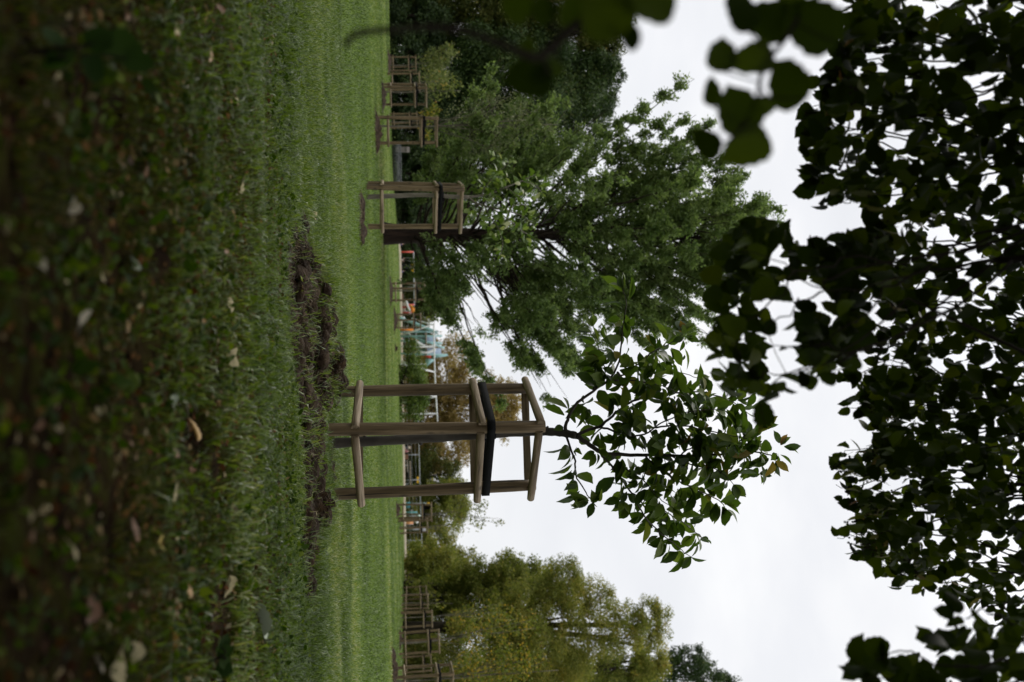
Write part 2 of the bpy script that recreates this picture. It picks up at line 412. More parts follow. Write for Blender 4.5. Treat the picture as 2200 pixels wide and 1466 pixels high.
def grass():
    rng = np.random.default_rng(11)
    mb = MB()
    HA = .47
    def sample(n, r0, r1, p):
        u = rng.random(n)
        if p == 0: r = r0 * (r1 / r0) ** u              # density falling as 1/r^2
        else: r = np.sqrt(r0 * r0 + (r1 * r1 - r0 * r0) * u)
        a = rng.uniform(-HA, HA, n)
        return r * np.sin(a), r * np.cos(a), r
    # short sparse browner turf under the lime, canopy shade darkened into its blade colour
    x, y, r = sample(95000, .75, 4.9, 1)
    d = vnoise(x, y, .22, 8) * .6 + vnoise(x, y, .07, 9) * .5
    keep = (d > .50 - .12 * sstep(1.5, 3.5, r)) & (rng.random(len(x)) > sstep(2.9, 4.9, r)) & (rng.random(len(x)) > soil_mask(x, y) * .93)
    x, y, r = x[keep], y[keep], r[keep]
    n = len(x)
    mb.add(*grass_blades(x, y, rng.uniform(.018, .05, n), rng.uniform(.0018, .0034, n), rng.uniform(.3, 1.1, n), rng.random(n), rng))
    mdk = leaf_mat('shade_tinted_grass_blade', [(0, (.018, .026, .001)), (.45, (.040, .058, .002)), (.75, (.068, .092, .004)), (.9, (.09, .08, .02)), (1, (.16, .13, .05))], .3, .6, .12, (1.25, 1.25, .3))
    tag(mb.build('shade_tinted_turf', mdk), kind='stuff'); mb = MB()
    # the lit lawn
    x, y, r = sample(185000, 2.2, 9.5, 1)
    keep = (rng.random(len(x)) > soil_mask(x, y) * .95) & (rng.random(len(x)) < sstep(2.1, 4.5, r + (vnoise(x, y, .6, 10) - .5) * 1.4))
    x, y, r = x[keep], y[keep], r[keep]; n = len(x)
    tall = vnoise(x, y, .45, 12)
    mb.add(*grass_blades(x, y, rng.uniform(.03, .068, n) * (.65 + .8 * tall), rng.uniform(.0026, .0062, n), rng.uniform(.3, 1.25, n), np.clip(rng.random(n) * .8 + (vnoise(x, y, .8, 13) - .4) * .5, 0, 1), rng))
    # longer tufts round the furrow and the feet of the stakes
    x, y, r = sample(60000, 4.3, 8.2, 1)
    e = soil_mask(x, y); e = np.where((e > .5) & (vnoise(x, y, .16, 27) > .62), .3, e); keep = ((e > .03) & (e < .5)) & (rng.random(len(x)) < .38)
    x, y = x[keep], y[keep]; n = len(x)
    mb.add(*grass_blades(x, y, rng.uniform(.06, .13, n), rng.uniform(.003, .0062, n), rng.uniform(.5, 1.3, n), rng.random(n) * .8 + .1, rng))
    # the rest of the lawn, wider and fewer with distance
    x, y, r = sample(210000, 9.3, 68, 0)
    keep = rng.random(len(x)) > soil_mask(x, y) * .96
    x, y, r = x[keep], y[keep], r[keep]; n = len(x)
    sc_ = r / 9.3
    mb.add(*grass_blades(x, y, rng.uniform(.03, .062, n), rng.uniform(.003, .006, n) * sc_, rng.uniform(.4, 1.2, n), np.clip(rng.random(n) * .8 + (vnoise(x, y, 2.5, 13) - .42) * .7 + (vnoise(x, y, 9, 16) - .5) * .3, 0, 1), rng))
    m = leaf_mat('grass_blade', [(0, (.036, .064, .007)), (.35, (.082, .136, .018)), (.65, (.130, .194, .030)), (.86, (.205, .255, .072)), (1, (.36, .35, .2))], .34, .38, .42, (1.25, 1.25, .4))
    tag(mb.build('grass', m), kind='stuff')
    # dead roots and straw in the furrow
    x, y, r = sample(60000, 4.3, 9.0, 1); keep = soil_mask(x, y) > .35
    x, y = x[keep], y[keep]; k = rng.random(len(x)) < .8; x, y = x[k], y[k]; n = len(x)
    ms = MB(); ms.add(*grass_blades(x, y, rng.uniform(.02, .085, n), rng.uniform(.0016, .0036, n), rng.uniform(.9, 2.4, n), rng.random(n), rng))
    for (cx, cy, rx, ry) in RINGS[:NHEAP]:
        n = 700; a = rng.uniform(0, 6.28, n); q = np.sqrt(rng.random(n)) * 1.15
        xx = cx + rx * q * np.cos(a); yy = cy + ry * q * np.sin(a)
        ms.add(*grass_blades(xx, yy, rng.uniform(.02, .07, n), rng.uniform(.003, .006, n) * max(1, cy / 14), rng.uniform(.8, 2, n), rng.random(n), rng))
    m2 = leaf_mat('dry_grass', [(0, (.02, .012, .006)), (.5, (.07, .046, .022)), (.85, (.17, .125, .065)), (1, (.24, .2, .11))], .15, .6, .2, (1, 1, 1))
    tag(ms.build('dry_grass', m2), kind='stuff')
    # clods of turned earth
    mc = MB()
    def clod(p, s):
        th = np.linspace(0, 2 * np.pi, 7, endpoint=False); V = [p + np.array([0, 0, s * .7])]
        for k, (q, zz) in enumerate(((.6, .5), (1, .1), (.9, -.4))):
            for t in th:
                rr = s * q * rng.uniform(.7, 1.25); V.append(p + np.array([rr * np.cos(t), rr * np.sin(t), s * zz * rng.uniform(.7, 1.3)]))
        F3 = [[0, 1 + i, 1 + (i + 1) % 7] for i in range(7)]
        F4 = [[1 + k * 7 + i, 8 + k * 7 + i, 8 + k * 7 + (i + 1) % 7, 1 + k * 7 + (i + 1) % 7] for k in range(2) for i in range(7)]
        mc.add(np.array(V), [np.array(F3), np.array(F4)])
    x, y, r = sample(30000, 4.3, 9.0, 1); keep = soil_mask(x, y) > .4; x, y = x[keep][:1900], y[keep][:1900]
    z = near_z(x, y)
    for i in range(len(x)): clod(np.array([x[i], y[i], z[i]]), rng.uniform(.007, .03) if rng.random() < .86 else rng.uniform(.03, .075))
    for (cx, cy, rx, ry) in RINGS[:NHEAP]:
        for _ in range(60):
            a = rng.uniform(0, 6.28); q = math.sqrt(rng.random()); xx = cx + rx * q * math.cos(a) * .9; yy = cy + ry * q * math.sin(a) * .9
            clod(np.array([xx, yy, float(near_z(np.array([xx]), np.array([yy]))[0]) + .005]), rng.uniform(.02, .07) * (1 if cy < 20 else 1.5))
    tag(mc.build('soil_clods', M['soil']), kind='stuff')
    # clover and weed leaflets in the shaded turf
    mw = MB(); x, y, r = sample(15000, .75, 5.6, 1)
    keep = (vnoise(x, y, .3, 21) > .42) & (rng.random(len(x)) > soil_mask(x, y) * .9); x, y = x[keep], y[keep]; n = len(x)
    P = np.stack([x, y, near_z(x, y) + rng.uniform(.006, .035, n)], -1)
    N = norm(np.array([0, 0, 1.0]) + rng.normal(size=(n, 3)) * .45); A = rdir(n, rng)
    put_leaves(mw, LIMES, P, A, N, rng.uniform(.008, .022, n) * np.where(rng.random(n) < .06, 2.0, 1), rng.random(n))
    m3 = leaf_mat('weed_leaf', [(0, (.012, .026, .001)), (.5, (.030, .058, .002)), (.9, (.070, .105, .004)), (1, (.12, .15, .008))], .35, .65, .08)
    tag(mw.build('weeds', m3), kind='stuff')
    # crumbs of leaf litter
    ml = MB(); x, y, r = sample(9500, .75, 4.6, 1); x2, y2, r2 = sample(170, 5, 17, 1); x = np.append(x, x2); y = np.append(y, y2 ); n = len(x)
    P = np.stack([x, y, near_z(x, y) + rng.uniform(.002, .02, n)], -1)
    put_leaves(ml, BLADE4, P, rdir(n, rng) * np.array([1, 1, .3]), norm(np.array([0, 0, 1.0]) + rng.normal(size=(n, 3)) * .5), rng.uniform(.008, .03, n), rng.random(n))
    m4 = leaf_mat('leaf_litter', [(0, (.016, .006, .002)), (.4, (.07, .026, .007)), (.7, (.13, .065, .018)), (.9, (.2, .15, .07)), (1, (.3, .26, .16))], .1, .8, .03, (1, 1, 1))
    tag(ml.build('leaf_litter', m4), kind='stuff')
grass()

# ------------------------------------------------------------------ tree guards
GUARD_R = .428
def make_guard(strap_z=1.146):
    root = empty('tree_guard')
    rng = np.random.default_rng(5)
    vs = [np.array([GUARD_R * math.cos(k * 2 * math.pi / 3), GUARD_R * math.sin(k * 2 * math.pi / 3)]) for k in range(3)]
    for k, v in enumerate(vs):
        mb = MB(); zs = np.linspace(-.25, 1.515, 12)
        P = np.stack([.004 * np.sin(zs * 3 + k), .004 * np.cos(zs * 2.3 + k), zs], -1)
        rad = .0425 + .0016 * np.sin(zs * 5 + k * 2); rad[-1] *= .93
        V, F = tube_arrays(P, rad, 18); mb.add(V, F)
        o = mb.build('post', M['wood'], root, True); o.location = (v[0], v[1], 0)
        o.rotation_euler = (R(rng.uniform(-.6, .6)), R(rng.uniform(-.6, .6)), rng.uniform(0, 6))
    def rail(p, q, z, ext0, ext1, tilt):
        d = (q - p); L = np.linalg.norm(d); d = d / L; nrm = np.array([d[1], -d[0]])
        mid = (p + q) / 2
        if np.dot(nrm, mid) < 0: nrm = -nrm
        a = -ext0; b = L + ext1; n = 9
        mb = MB(); th = np.linspace(0, np.pi, 9); V = []
        zs = np.linspace(a, b, n)
        for i, zz in enumerate(zs):
            rr = .0285 * (1 + .03 * math.sin(zz * 9 + z)) * (.94 if i in (0, n - 1) else 1)
            for t in th: V.append((rr * math.cos(t), rr * .95 * math.sin(t), zz))
        k = 9; F = []
        for i in range(n - 1):
            for j in range(k):
                j2 = (j + 1) % k; F.append((i * k + j, i * k + j2, (i + 1) * k + j2, (i + 1) * k + j))
        mb.add(np.array(V), [np.array(F), np.arange(k)[None, ::-1], (np.arange(k) + (n - 1) * k)[None]])
        o = mb.build('rail', M['railwood'], root, False)
        for pl in o.data.polygons: pl.use_smooth = len(pl.vertices) == 4 and abs(pl.normal.y) > .05 and pl.normal.y > 0
        org = p + nrm * .0405
        ez = Vector((d[0], d[1], tilt)).normalized(); ey = Vector((nrm[0], nrm[1], 0)); ex = ey.cross(ez).normalized(); ey = ez.cross(ex)
        m = Matrix((ex, ey, ez)).transposed().to_4x4(); m.translation = Vector((org[0], org[1], z))
        o.matrix_local = m
    # vertex 0 is the front post; rails lap past it on one side and butt on the other
    for z in (.243, 1.082, 1.478):
        rail(vs[2], vs[0], z, .075, .085, .0)
        rail(vs[0], vs[1], z - .006, -.012, .085, .012)
        rail(vs[1], vs[2], z - .012, -.02, -.03, .01)
    # black rubber belt round the three posts and through to the stem
    mb = MB(); pts = []
    for k in range(3):
        a0 = k * 2 * math.pi / 3
        for t in np.linspace(-math.pi / 3, math.pi / 3, 7):
            pts.append((vs[k][0] +   .0475 * math.cos(a0 + t), vs[k][1] + .0475 * math.sin(a0 + t)))
    pts = np.array(pts); n = len(pts); V = []
    for (px, py) in pts:
        q = np.array([px, py]); nn = q / np.linalg.norm(q); tz = strap_z
        for (off, dz) in ((0, -.028), (.004, -.028), (.004, .028), (0, .028)): V.append((px + nn[0] * off, py + nn[1] * off, tz + dz))
    F = [(i * 4 + j, ((i + 1) % n) * 4 + j, ((i + 1) % n) * 4 + (j + 1) % 4, i * 4 + (j + 1) % 4) for i in range(n) for j in range(4)]
    mb.add(np.array(V), np.array(F)); mb.build('strap', M['rubber'], root)
    # loop round the stem
    mb = MB(); th = np.linspace(0, 2 * np.pi, 13)[:-1]
    loop = [(.042 * math.cos(t) + .005, .042 * math.sin(t) - .01) for t in th]; V = []
    for (px, py) in loop:
        for (off, dz) in ((1, -.03), (1.14, -.03), (1.14, .03), (1, .03)): V.append((px * off, py * off, strap_z + .04 + dz))
    n = len(loop); F = [(i * 4 + j, ((i + 1) % n) * 4 + j, ((i + 1) % n) * 4 + (j + 1) % 4, i * 4 + (j + 1) % 4) for i in range(n) for j in range(4)]
    mb.add(np.array(V), np.array(F))
    box(mb, (.04, -.028, strap_z + .012), (GUARD_R - .05, -.022, strap_z + .062))
    mb.build('stem_tie', M['rubber'], root)
    return root

GG = 'triangular wooden guards round the young trees'
guard0 = make_guard()
GUARDS = {}
def put_guard(key, Y, d, rot, label, first=False, dz=0.0, Hs=1.0):
    # stands where the photo column Y meets the terrain at distance d
    X = 850
    p = at(X, Y, d); x = p[0]; z = float(gz(x, d)) + dz
    if first:
        o = guard0; o.location = (x, d, z); o.rotation_euler = (0, 0, R(rot))
    else:
        o = dup(guard0, (x, d, z), R(rot), (1, 1, Hs)); o.rotation_euler = (R(random.uniform(-1.5, 1.5)), R(random.uniform(-1.5, 1.5)), R(rot))
    tag(o, label, 'tree guard', GG); GUARDS[key] = (x, d, z); return o
put_guard('A', 939, 7.12, -103, 'nearest weathered post and rail tree guard, in sharp focus behind the furrow of bare soil', True, -.03)
put_guard('B', 428, 15.8, -107, 'second nearest tree guard, pale wood, standing just left of the thick dark conifer trunk')
put_guard('C', 271, 25.7, -107, 'tree guard round a wispy grey sapling, next one left of the conifer guard')
put_guard('D', 198, 35, -98, 'tree guard in front of the hedge, larger one of the overlapping pair at the left')
put_guard('E', 140, 55, 90, 'leftmost small tree guard against the dark hedge with a pale bushy sapling')
put_guard('F', 179, 46, 90, 'smaller guard half hidden behind the larger one of the overlapping pair at the left')
put_guard('G', 262, 54, 90, 'small far guard seen through the rails of the guard with the wispy grey sapling')
put_guard('H', 625, 43, -100, 'tree guard just right of the thick conifer trunk, in front of the swings')
put_guard('I', 689, 56, -95, 'small tree guard in front of the slide and the orange pole')
put_guard('J', 1106, 44, 60, 'taller of two overlapping guards in front of the playground fence, right of the nearest guard')
put_guard('K', 1133, 53, 30, 'lower farther one of two overlapping guards in front of the playground fence')
put_guard('L', 1464, 26, -120, 'guard cut off by the right hand edge, nearest of the long row on the right')
put_guard('M', 1382, 37, -40, 'second guard of the right hand row, a yellowing sapling leaning inside it')
put_guard('N', 1432, 50, 60, 'guard half hidden between the two nearest guards of the right hand row')
put_guard('O', 1328, 47, -140, 'third guard of the right hand row, wide open front facing the lawn')
ROW = [(1297, 56), (1278, 63), (1261, 70), (1247, 77), (1235, 85), (1225, 93), (1216, 101)]
ROWL = ['fourth', 'fifth', 'sixth', 'seventh', 'eighth', 'ninth', 'tenth and farthest']
for i, (Y, d) in enumerate(ROW):
    put_guard('R%d' % i, Y, d, -60 - 35 * i, ROWL[i] + ' guard of the right hand row, shrinking towards the playground fence')

# ------------------------------------------------------------------ saplings
def pxpath(pts, d0, spread, rng, m=5):
    P = []
    for i, (X, Y) in enumerate(pts):
        P.append(at(X, Y, d0 + spread * (i / max(1, len(pts) - 1))))
    return spline(np.array(P), m)

def cherry_leaves(mb, P, size, rng, step=.06, start=.15, per=(2, 5), droop=.35):
    seg = np.linalg.norm(np.diff(P, axis=0), axis=1); L = seg.sum(); cum = np.concatenate([[0], np.cumsum(seg)])
    s = L * start; pp = []; aa = []; nn = []; ss = []
    while s < L:
        i = min(len(seg) - 1, np.searchsorted(cum, s) - 1); i = max(i, 0)
        p = P[i] + (P[i + 1] - P[i]) * ((s - cum[i]) / max(seg[i], 1e-6)); t = norm(P[i + 1] - P[i])
        for _ in range(rng.integers(*per)):
            d = norm(rng.normal(size=3)); d = norm(d - t * np.dot(d, t) * .8 + t * .45 - np.array([0, 0, droop]))
            pp.append(p + d * size * .22); aa.append(d)
            n = norm(np.array([0, 0, 1.0]) + rng.normal(size=3) * .55); nn.append(n); ss.append(size * rng.uniform(.6, 1.15))
        s += step * rng.uniform(.7, 1.4)
    # tip leaves
    t = norm(P[-1] - P[-2])
    for _ in range(4):
        d = norm(t + rng.normal(size=3) * .6); pp.append(P[-1]); aa.append(d); nn.append(rng.normal(size=3)); ss.append(size * .7)
    put_leaves(mb, CHERRY, np.array(pp), np.array(aa), np.array(nn), np.array(ss), rng.random(len(pp)))

M['cherry'] = leaf_mat('cherry_leaf', [(0, (.026, .050, .007)), (.45, (.056, .094, .012)), (.8, (.09, .132, .019)), (.96, (.125, .16, .03)), (1, (.24, .13, .03))], .4, .48, .24)
M['cherrypale'] = leaf_mat('pale_cherry_leaf', [(0, (.055, .095, .014)), (.45, (.095, .15, .022)), (.8, (.14, .19, .04)), (.93, (.2, .23, .08)), (1, (.36, .35, .2))], .35, .45, .35)

def sapling_near():
    rng = np.random.default_rng(21)
    D = 7.12
    root = empty('cherry_sapling', (GUARDS['A'][0], GUARDS['A'][1], GUARDS['A'][2]))
    tag(root, 'nearest young cherry tree with large drooping leaves, inside the sharp foreground guard', 'young tree', 'young trees in guards')
    off = np.array(root.location)
    def ext(P): return P - off
    tr = [at(680, 955, D), at(760, 950, D), at(900, 943, D), at(1030, 934, D), at(1120, 929, D), at(1180, 928, D), at(1212, 931, D), at(1238, 936, D - .02)]
    P = spline(np.array(tr), 6); n = len(P); rad = np.linspace(.036, .027, n); rad += .002 * np.sin(np.arange(n) * 1.9)
    mb = MB(); V, F = tube_arrays(ext(P), rad, 12); mb.add(V, F)
    for q in (.18, .3, .42, .55, .68, .8):          # pruned stubs
        p = P[int(q * n)]; d = norm(np.array([rng.choice([-1, 1]) * 1.0, rng.uniform(-.8, .2), .35]))
        V, F = tube_arrays(ext(np.array([p, p + d * .038, p + d * .05])), [.014, .012, .007], 7); mb.add(V, F)
    mb.build('trunk', M['bark'], root, True)
    B = {
     'a1': ([(1213, 928), (1217, 908), (1235, 872), (1275, 840), (1308, 816), (1330, 775), (1337, 715), (1345, 655), (1340, 622)], .014, -.35),
     'a2': ([(1325, 800), (1338, 806), (1375, 780), (1410, 752), (1445, 735), (1470, 715)], .008, .1),
     'a3': ([(1275, 838), (1300, 800), (1290, 770), (1275, 700)], .006, .3),
     'a4': ([(1320, 818), (1360, 818), (1425, 830), (1470, 850)], .006, .15),
     'b1': ([(1238, 935), (1262, 925), (1293, 914), (1330, 880), (1370, 858), (1430, 846), (1500, 842), (1560, 858), (1600, 880)], .014, .35),
     'b2': ([(1290, 918), (1330, 929), (1375, 936), (1420, 910), (1480, 885), (1540, 880)], .009, -.3),
     'b3': ([(1400, 920), (1450, 915), (1500, 920), (1560, 935), (1600, 940)], .007, -.1),
     'b4': ([(1375, 858), (1400, 815), (1450, 800), (1500, 812)], .006, .25),
     'c0': ([(1236, 936), (1262, 952), (1292, 972), (1330, 977), (1400, 978), (1500, 979), (1560, 976), (1610, 971), (1655, 978), (1666, 990)], .019, 0.0),
     'c1': ([(1585, 974), (1605, 955), (1618, 942), (1640, 922)], .005, -.05),
     'c2': ([(1385, 979), (1425, 1015), (1490, 1050), (1545, 1076), (1560, 1095)], .008, .3),
     'c3': ([(1440, 979), (1490, 1000), (1540, 1010), (1575, 1040)], .006, -.25),
     'c4': ([(1460, 979), (1500, 955), (1545, 940), (1590, 925)], .006, .2),
     'd0': ([(1217, 940), (1234, 984), (1237, 1020), (1260, 1060), (1275, 1082)], .009, -.25),
     'e0': ([(1290, 972), (1320, 1010), (1350, 1050), (1385, 1110), (1420, 1146), (1452, 1172), (1484, 1196)], .009, .3),
     'e2': ([(1358, 1060), (1400, 1080), (1440, 1106), (1480, 1132), (1508, 1156)], .006, .35),
     'e3': ([(1330, 1000), (1380, 1030), (1410, 1065), (1445, 1092)], .006, -.2),
    }
    depth0 = {'a1': 0, 'a2': -.2, 'a3': -.15, 'a4': -.15, 'b1': 0, 'b2': .08, 'b3': -.05, 'b4': .16, 'c0': 0, 'c1': 0, 'c2': 0, 'c3': 0, 'c4': 0, 'd0': 0, 'e0': 0, 'e2': .12, 'e3': .1}
    for key, (pts, r0, sp) in B.items():
        P = pxpath(pts, D + depth0[key], sp, rng)
        P = P + rng.normal(size=P.shape) * .003
        mb = MB(); V, F = tube_arrays(ext(P), np.linspace(r0, .0025, len(P)), 8); mb.add(V, F)
        br = mb.build('branch', M['bark'], root, True)
        lm = MB()
        cherry_leaves(lm, ext(P), .16, rng, step=.064, start={'c0': .08, 'a1': .04, 'b1': .08, 'e0': .2, 'd0': .1, 'e2': .3}.get(key, .15), per=(3, 6) if key[0] in 'c' else (1, 4) if key[0] == 'a' else (2, 5), droop=.4)
        # short spur shoots
        L = len(P)
        for i in range(int(L * .3), L - 1, 6 if key[0] in 'bc' else 8):
            d = norm(rng.normal(size=3) + np.array([0, 0, .3])); q = np.array([P[i], P[i] + d * .06, P[i] + d * rng.uniform(.1, .2) + np.array([0, 0, -.01])])
            if key in ('c1', 'd0', 'e2'): continue
            cherry_leaves(lm, ext(spline(q, 3)), .13, rng, step=.05, start=.4, per=(2, 4))
        lm.build('foliage', M['cherry'], br)
    return root
sapling_near()

def sapling_second():
    rng = np.random.default_rng(33); D = 15.8
    g = GUARDS['B']; root = empty('cherry_sapling', g)
    tag(root, 'young cherry tree with pale bent twigs in the guard beside the conifer trunk', 'young tree', 'young trees in guards')
    off = np.array(g)
    P = pxpath([(778, 424), (850, 421), (905, 419), (960, 422), (1008, 424)], D, 0, rng)
    mb = MB(); V, F = tube_arrays(P - off, np.linspace(.04, .03, len(P)), 10); mb.add(V, F); mb.build('trunk', M['barkgrey'], root, True)
    for pts, r0, dd, sp in [
        ([(1005, 424), (1045, 418), (1070, 409), (1098, 398), (1125, 387), (1150, 375)], .022, 0, .3),
        ([(1036, 418), (1038, 408), (1048, 395), (1065, 376), (1085, 358), (1100, 345)], .011, 0, -.4),
        ([(1064, 411), (1090, 405), (1110, 420), (1140, 425)], .010, .1, -.3),
        ([(1007, 425), (1025, 438), (1055, 446), (1095, 455), (1125, 466), (1148, 486)], .02, 0, -.3),
        ([(1055, 447), (1090, 470), (1120, 496), (1138, 505)], .012, -.05, .3),
        ([(1042, 445), (1055, 470), (1070, 490), (1080, 522), (1075, 548)], .009, -.05, -.4),
        ([(1090, 455), (1110, 440), (1130, 442)], .007, -.2, .2),
        ([(1120, 389), (1150, 398), (1165, 415)], .007, .3, .1)]:
        P = pxpath(pts, D + dd, sp, rng)
        mb = MB(); V, F = tube_arrays(P - off, np.linspace(r0, .004, len(P)), 7); mb.add(V, F); br = mb.build('branch', M['barkgrey'], root, True)
        lm = MB(); cherry_leaves(lm, P - off, .13, rng, step=.085, start=.2, per=(2, 4), droop=.2)
        for i in range(6, len(P) - 1, 5):
            d = norm(rng.normal(size=3)); cherry_leaves(lm, spline(np.array([P[i], P[i] + d * .12, P[i] + d * .28]), 3) - off, .13, rng, step=.09, start=.35, per=(2, 4), droop=.2)
        lm.build('foliage', M['cherrypale'], br)
sapling_second()

# ------------------------------------------------------------------ trees made of leaf clumps
CROWN_K = [1.0]
def px_blob(X, Y, rX, rY, d):
    c = at(X, Y, d); k = d / FPX
    return c, np.array([rY * k, .5 * (rX + rY) * k * .8, rX * k])

def crown_leaves(mb, blobs, size, lai, rng, tpl=BLADE4, clump=.28, hollow=.45):
    lai = lai * CROWN_K[0]
    for (c, r) in blobs:
        area = np.pi * r[0] * r[2]; n_cl = max(10, int(area / (clump ** 2 * max(r[0], r[2]) ** 2 * .55)))
        n = int(lai * area / (size * size * .36))
        d = rdir(n_cl, rng); q = rng.uniform(hollow, 1.0, n_cl) ** .6
        cc = c + d * q[:, None] * r
        cr = clump * max(r[0], r[2]) * rng.uniform(.5, 1.25, n_cl)
        w = cr ** 2; k = rng.choice(n_cl, n, p=w / w.sum())
        dd = rdir(n, rng) * (rng.random(n) ** .45)[:, None]
        P = cc[k] + dd * cr[k][:, None] * np.array([1.15, 1.15, .75])
        N = norm(dd + np.array([0, 0, .7]) + rng.normal(size=(n, 3)) * .5)
        A = norm(rng.normal(size=(n, 3)) + dd * .6 - np.array([0, 0, .35]))
        put_leaves(mb, tpl, P, A, N, size * rng.uniform(.6, 1.35, n), np.clip(rng.random(n) * .75 + (rng.random(n_cl)[k] - .4) * .5, 0, 1))
        yield cc, cr

def leaf_tree(name, label, cat, group, base, blobs, size, lai, mat, bark, trunk_r, seed, clump=.28, hollow=.45, limbs=14):
    rng = np.random.default_rng(seed)
    root = empty(name, base); off = np.array(base, float); tag(root, label, cat, group)
    lm = MB(); tips = []
    for cc, cr in crown_leaves(lm, [(c - off, r) for c, r in blobs], size, lai, rng, clump=clump, hollow=hollow): tips.append(cc)
    tips = np.concatenate(tips)
    top = max(c[2] + r[2] * .5 for c, r in blobs) - off[2]
    ctr = np.mean([c for c, r in blobs], 0) - off
    mb = MB(); zz = np.linspace(-.2, top * .85, 9)
    P = np.stack([ctr[0] * (zz / top).clip(0, 1) * .9, ctr[1] * (zz / top).clip(0, 1) * .9, zz], -1)
    V, F = tube_arrays(P, np.linspace(trunk_r, trunk_r * .2, 9), 9); mb.add(V, F)
    mb.build('trunk', bark, root, True)
    for _ in range(limbs):
        t = tips[rng.integers(len(tips))]; k = rng.integers(2, 7); s = P[k]
        if t[2] < s[2]: s = P[max(1, k - 3)]
        m_ = (s + t) / 2 + np.array([0, 0, .06 * top]); bmb = MB()
        V, F = tube_arrays(spline(np.array([s, m_, t]), 4), np.linspace(trunk_r * .3, trunk_r * .05, 9), 6); bmb.add(V, F)
        bmb.build('limb', bark, root, True)
    lm.build('crown', mat, root)
    return root

M['lf_dark'] = leaf_mat('dark_broadleaf', [(0, (.016, .034, .008)), (.5, (.036, .064, .014)), (.85, (.060, .092, .020)), (1, (.09, .10, .03))], .25, .55, .2)
M['lf_olive'] = leaf_mat('olive_broadleaf', [(0, (.03, .044, .008)), (.5, (.07, .084, .016)), (.85, (.115, .115, .025)), (1, (.18, .12, .04))], .25, .6, .15)
M['lf_mid'] = leaf_mat('mid_broadleaf', [(0, (.075, .095, .018)), (.5, (.16, .178, .038)), (.85, (.25, .235, .06)), (1, (.34, .26, .07))], .45, .6, .12)
M['lf_rust'] = leaf_mat('rust_broadleaf', [(0, (.15, .11, .04)), (.45, (.29, .20, .07)), (.8, (.38, .265, .10)), (1, (.30, .28, .10))], .42, .6, .12)
M['lf_yell'] = leaf_mat('yellowing_broadleaf', [(0, (.10, .12, .024)), (.5, (.20, .205, .046)), (.8, (.29, .255, .06)), (.94, (.37, .28, .06)), (1, (.46, .29, .05))], .45, .6, .12)
M['lf_gold'] = leaf_mat('golden_sapling_leaf', [(0, (.08, .11, .018)), (.5, (.15, .165, .026)), (.72, (.30, .22, .034)), (1, (.46, .27, .035))], .35, .6, .15)
M['lf_grey'] = leaf_mat('grey_green_leaf', [(0, (.08, .095, .045)), (.5, (.155, .17, .085)), (.9, (.25, .25, .15)), (1, (.38, .37, .28))], .3, .6, .12)
M['lf_silver'] = leaf_mat('yellow_green_bushy_leaf', [(0, (.08, .10, .030)), (.5, (.15, .175, .055)), (.85, (.21, .22, .08)), (.95, (.36, .26, .06)), (1, (.46, .18, .08))], .3, .6, .12)
M['lf_conifer'] = leaf_mat('feathery_conifer_leaf', [(0, (.060, .098, .032)), (.4, (.125, .178, .062)), (.8, (.195, .25, .095)), (1, (.26, .31, .13))], .46, .6, .12)
M['lf_juniper'] = leaf_mat('juniper_leaf', [(0, (.04, .07, .009)), (.5, (.085, .135, .017)), (1, (.14, .19, .03))], .2, .55, .2)
M['lf_hedge'] = leaf_mat('hedge_leaf', [(0, (.012, .026, .006)), (.5, (.028, .050, .012)), (1, (.056, .08, .02))], .2, .55, .2)

def gbase(Y, d):
    p = at(850, Y, d); return (float(p[0]), float(d), float(gz(p[0], d)))

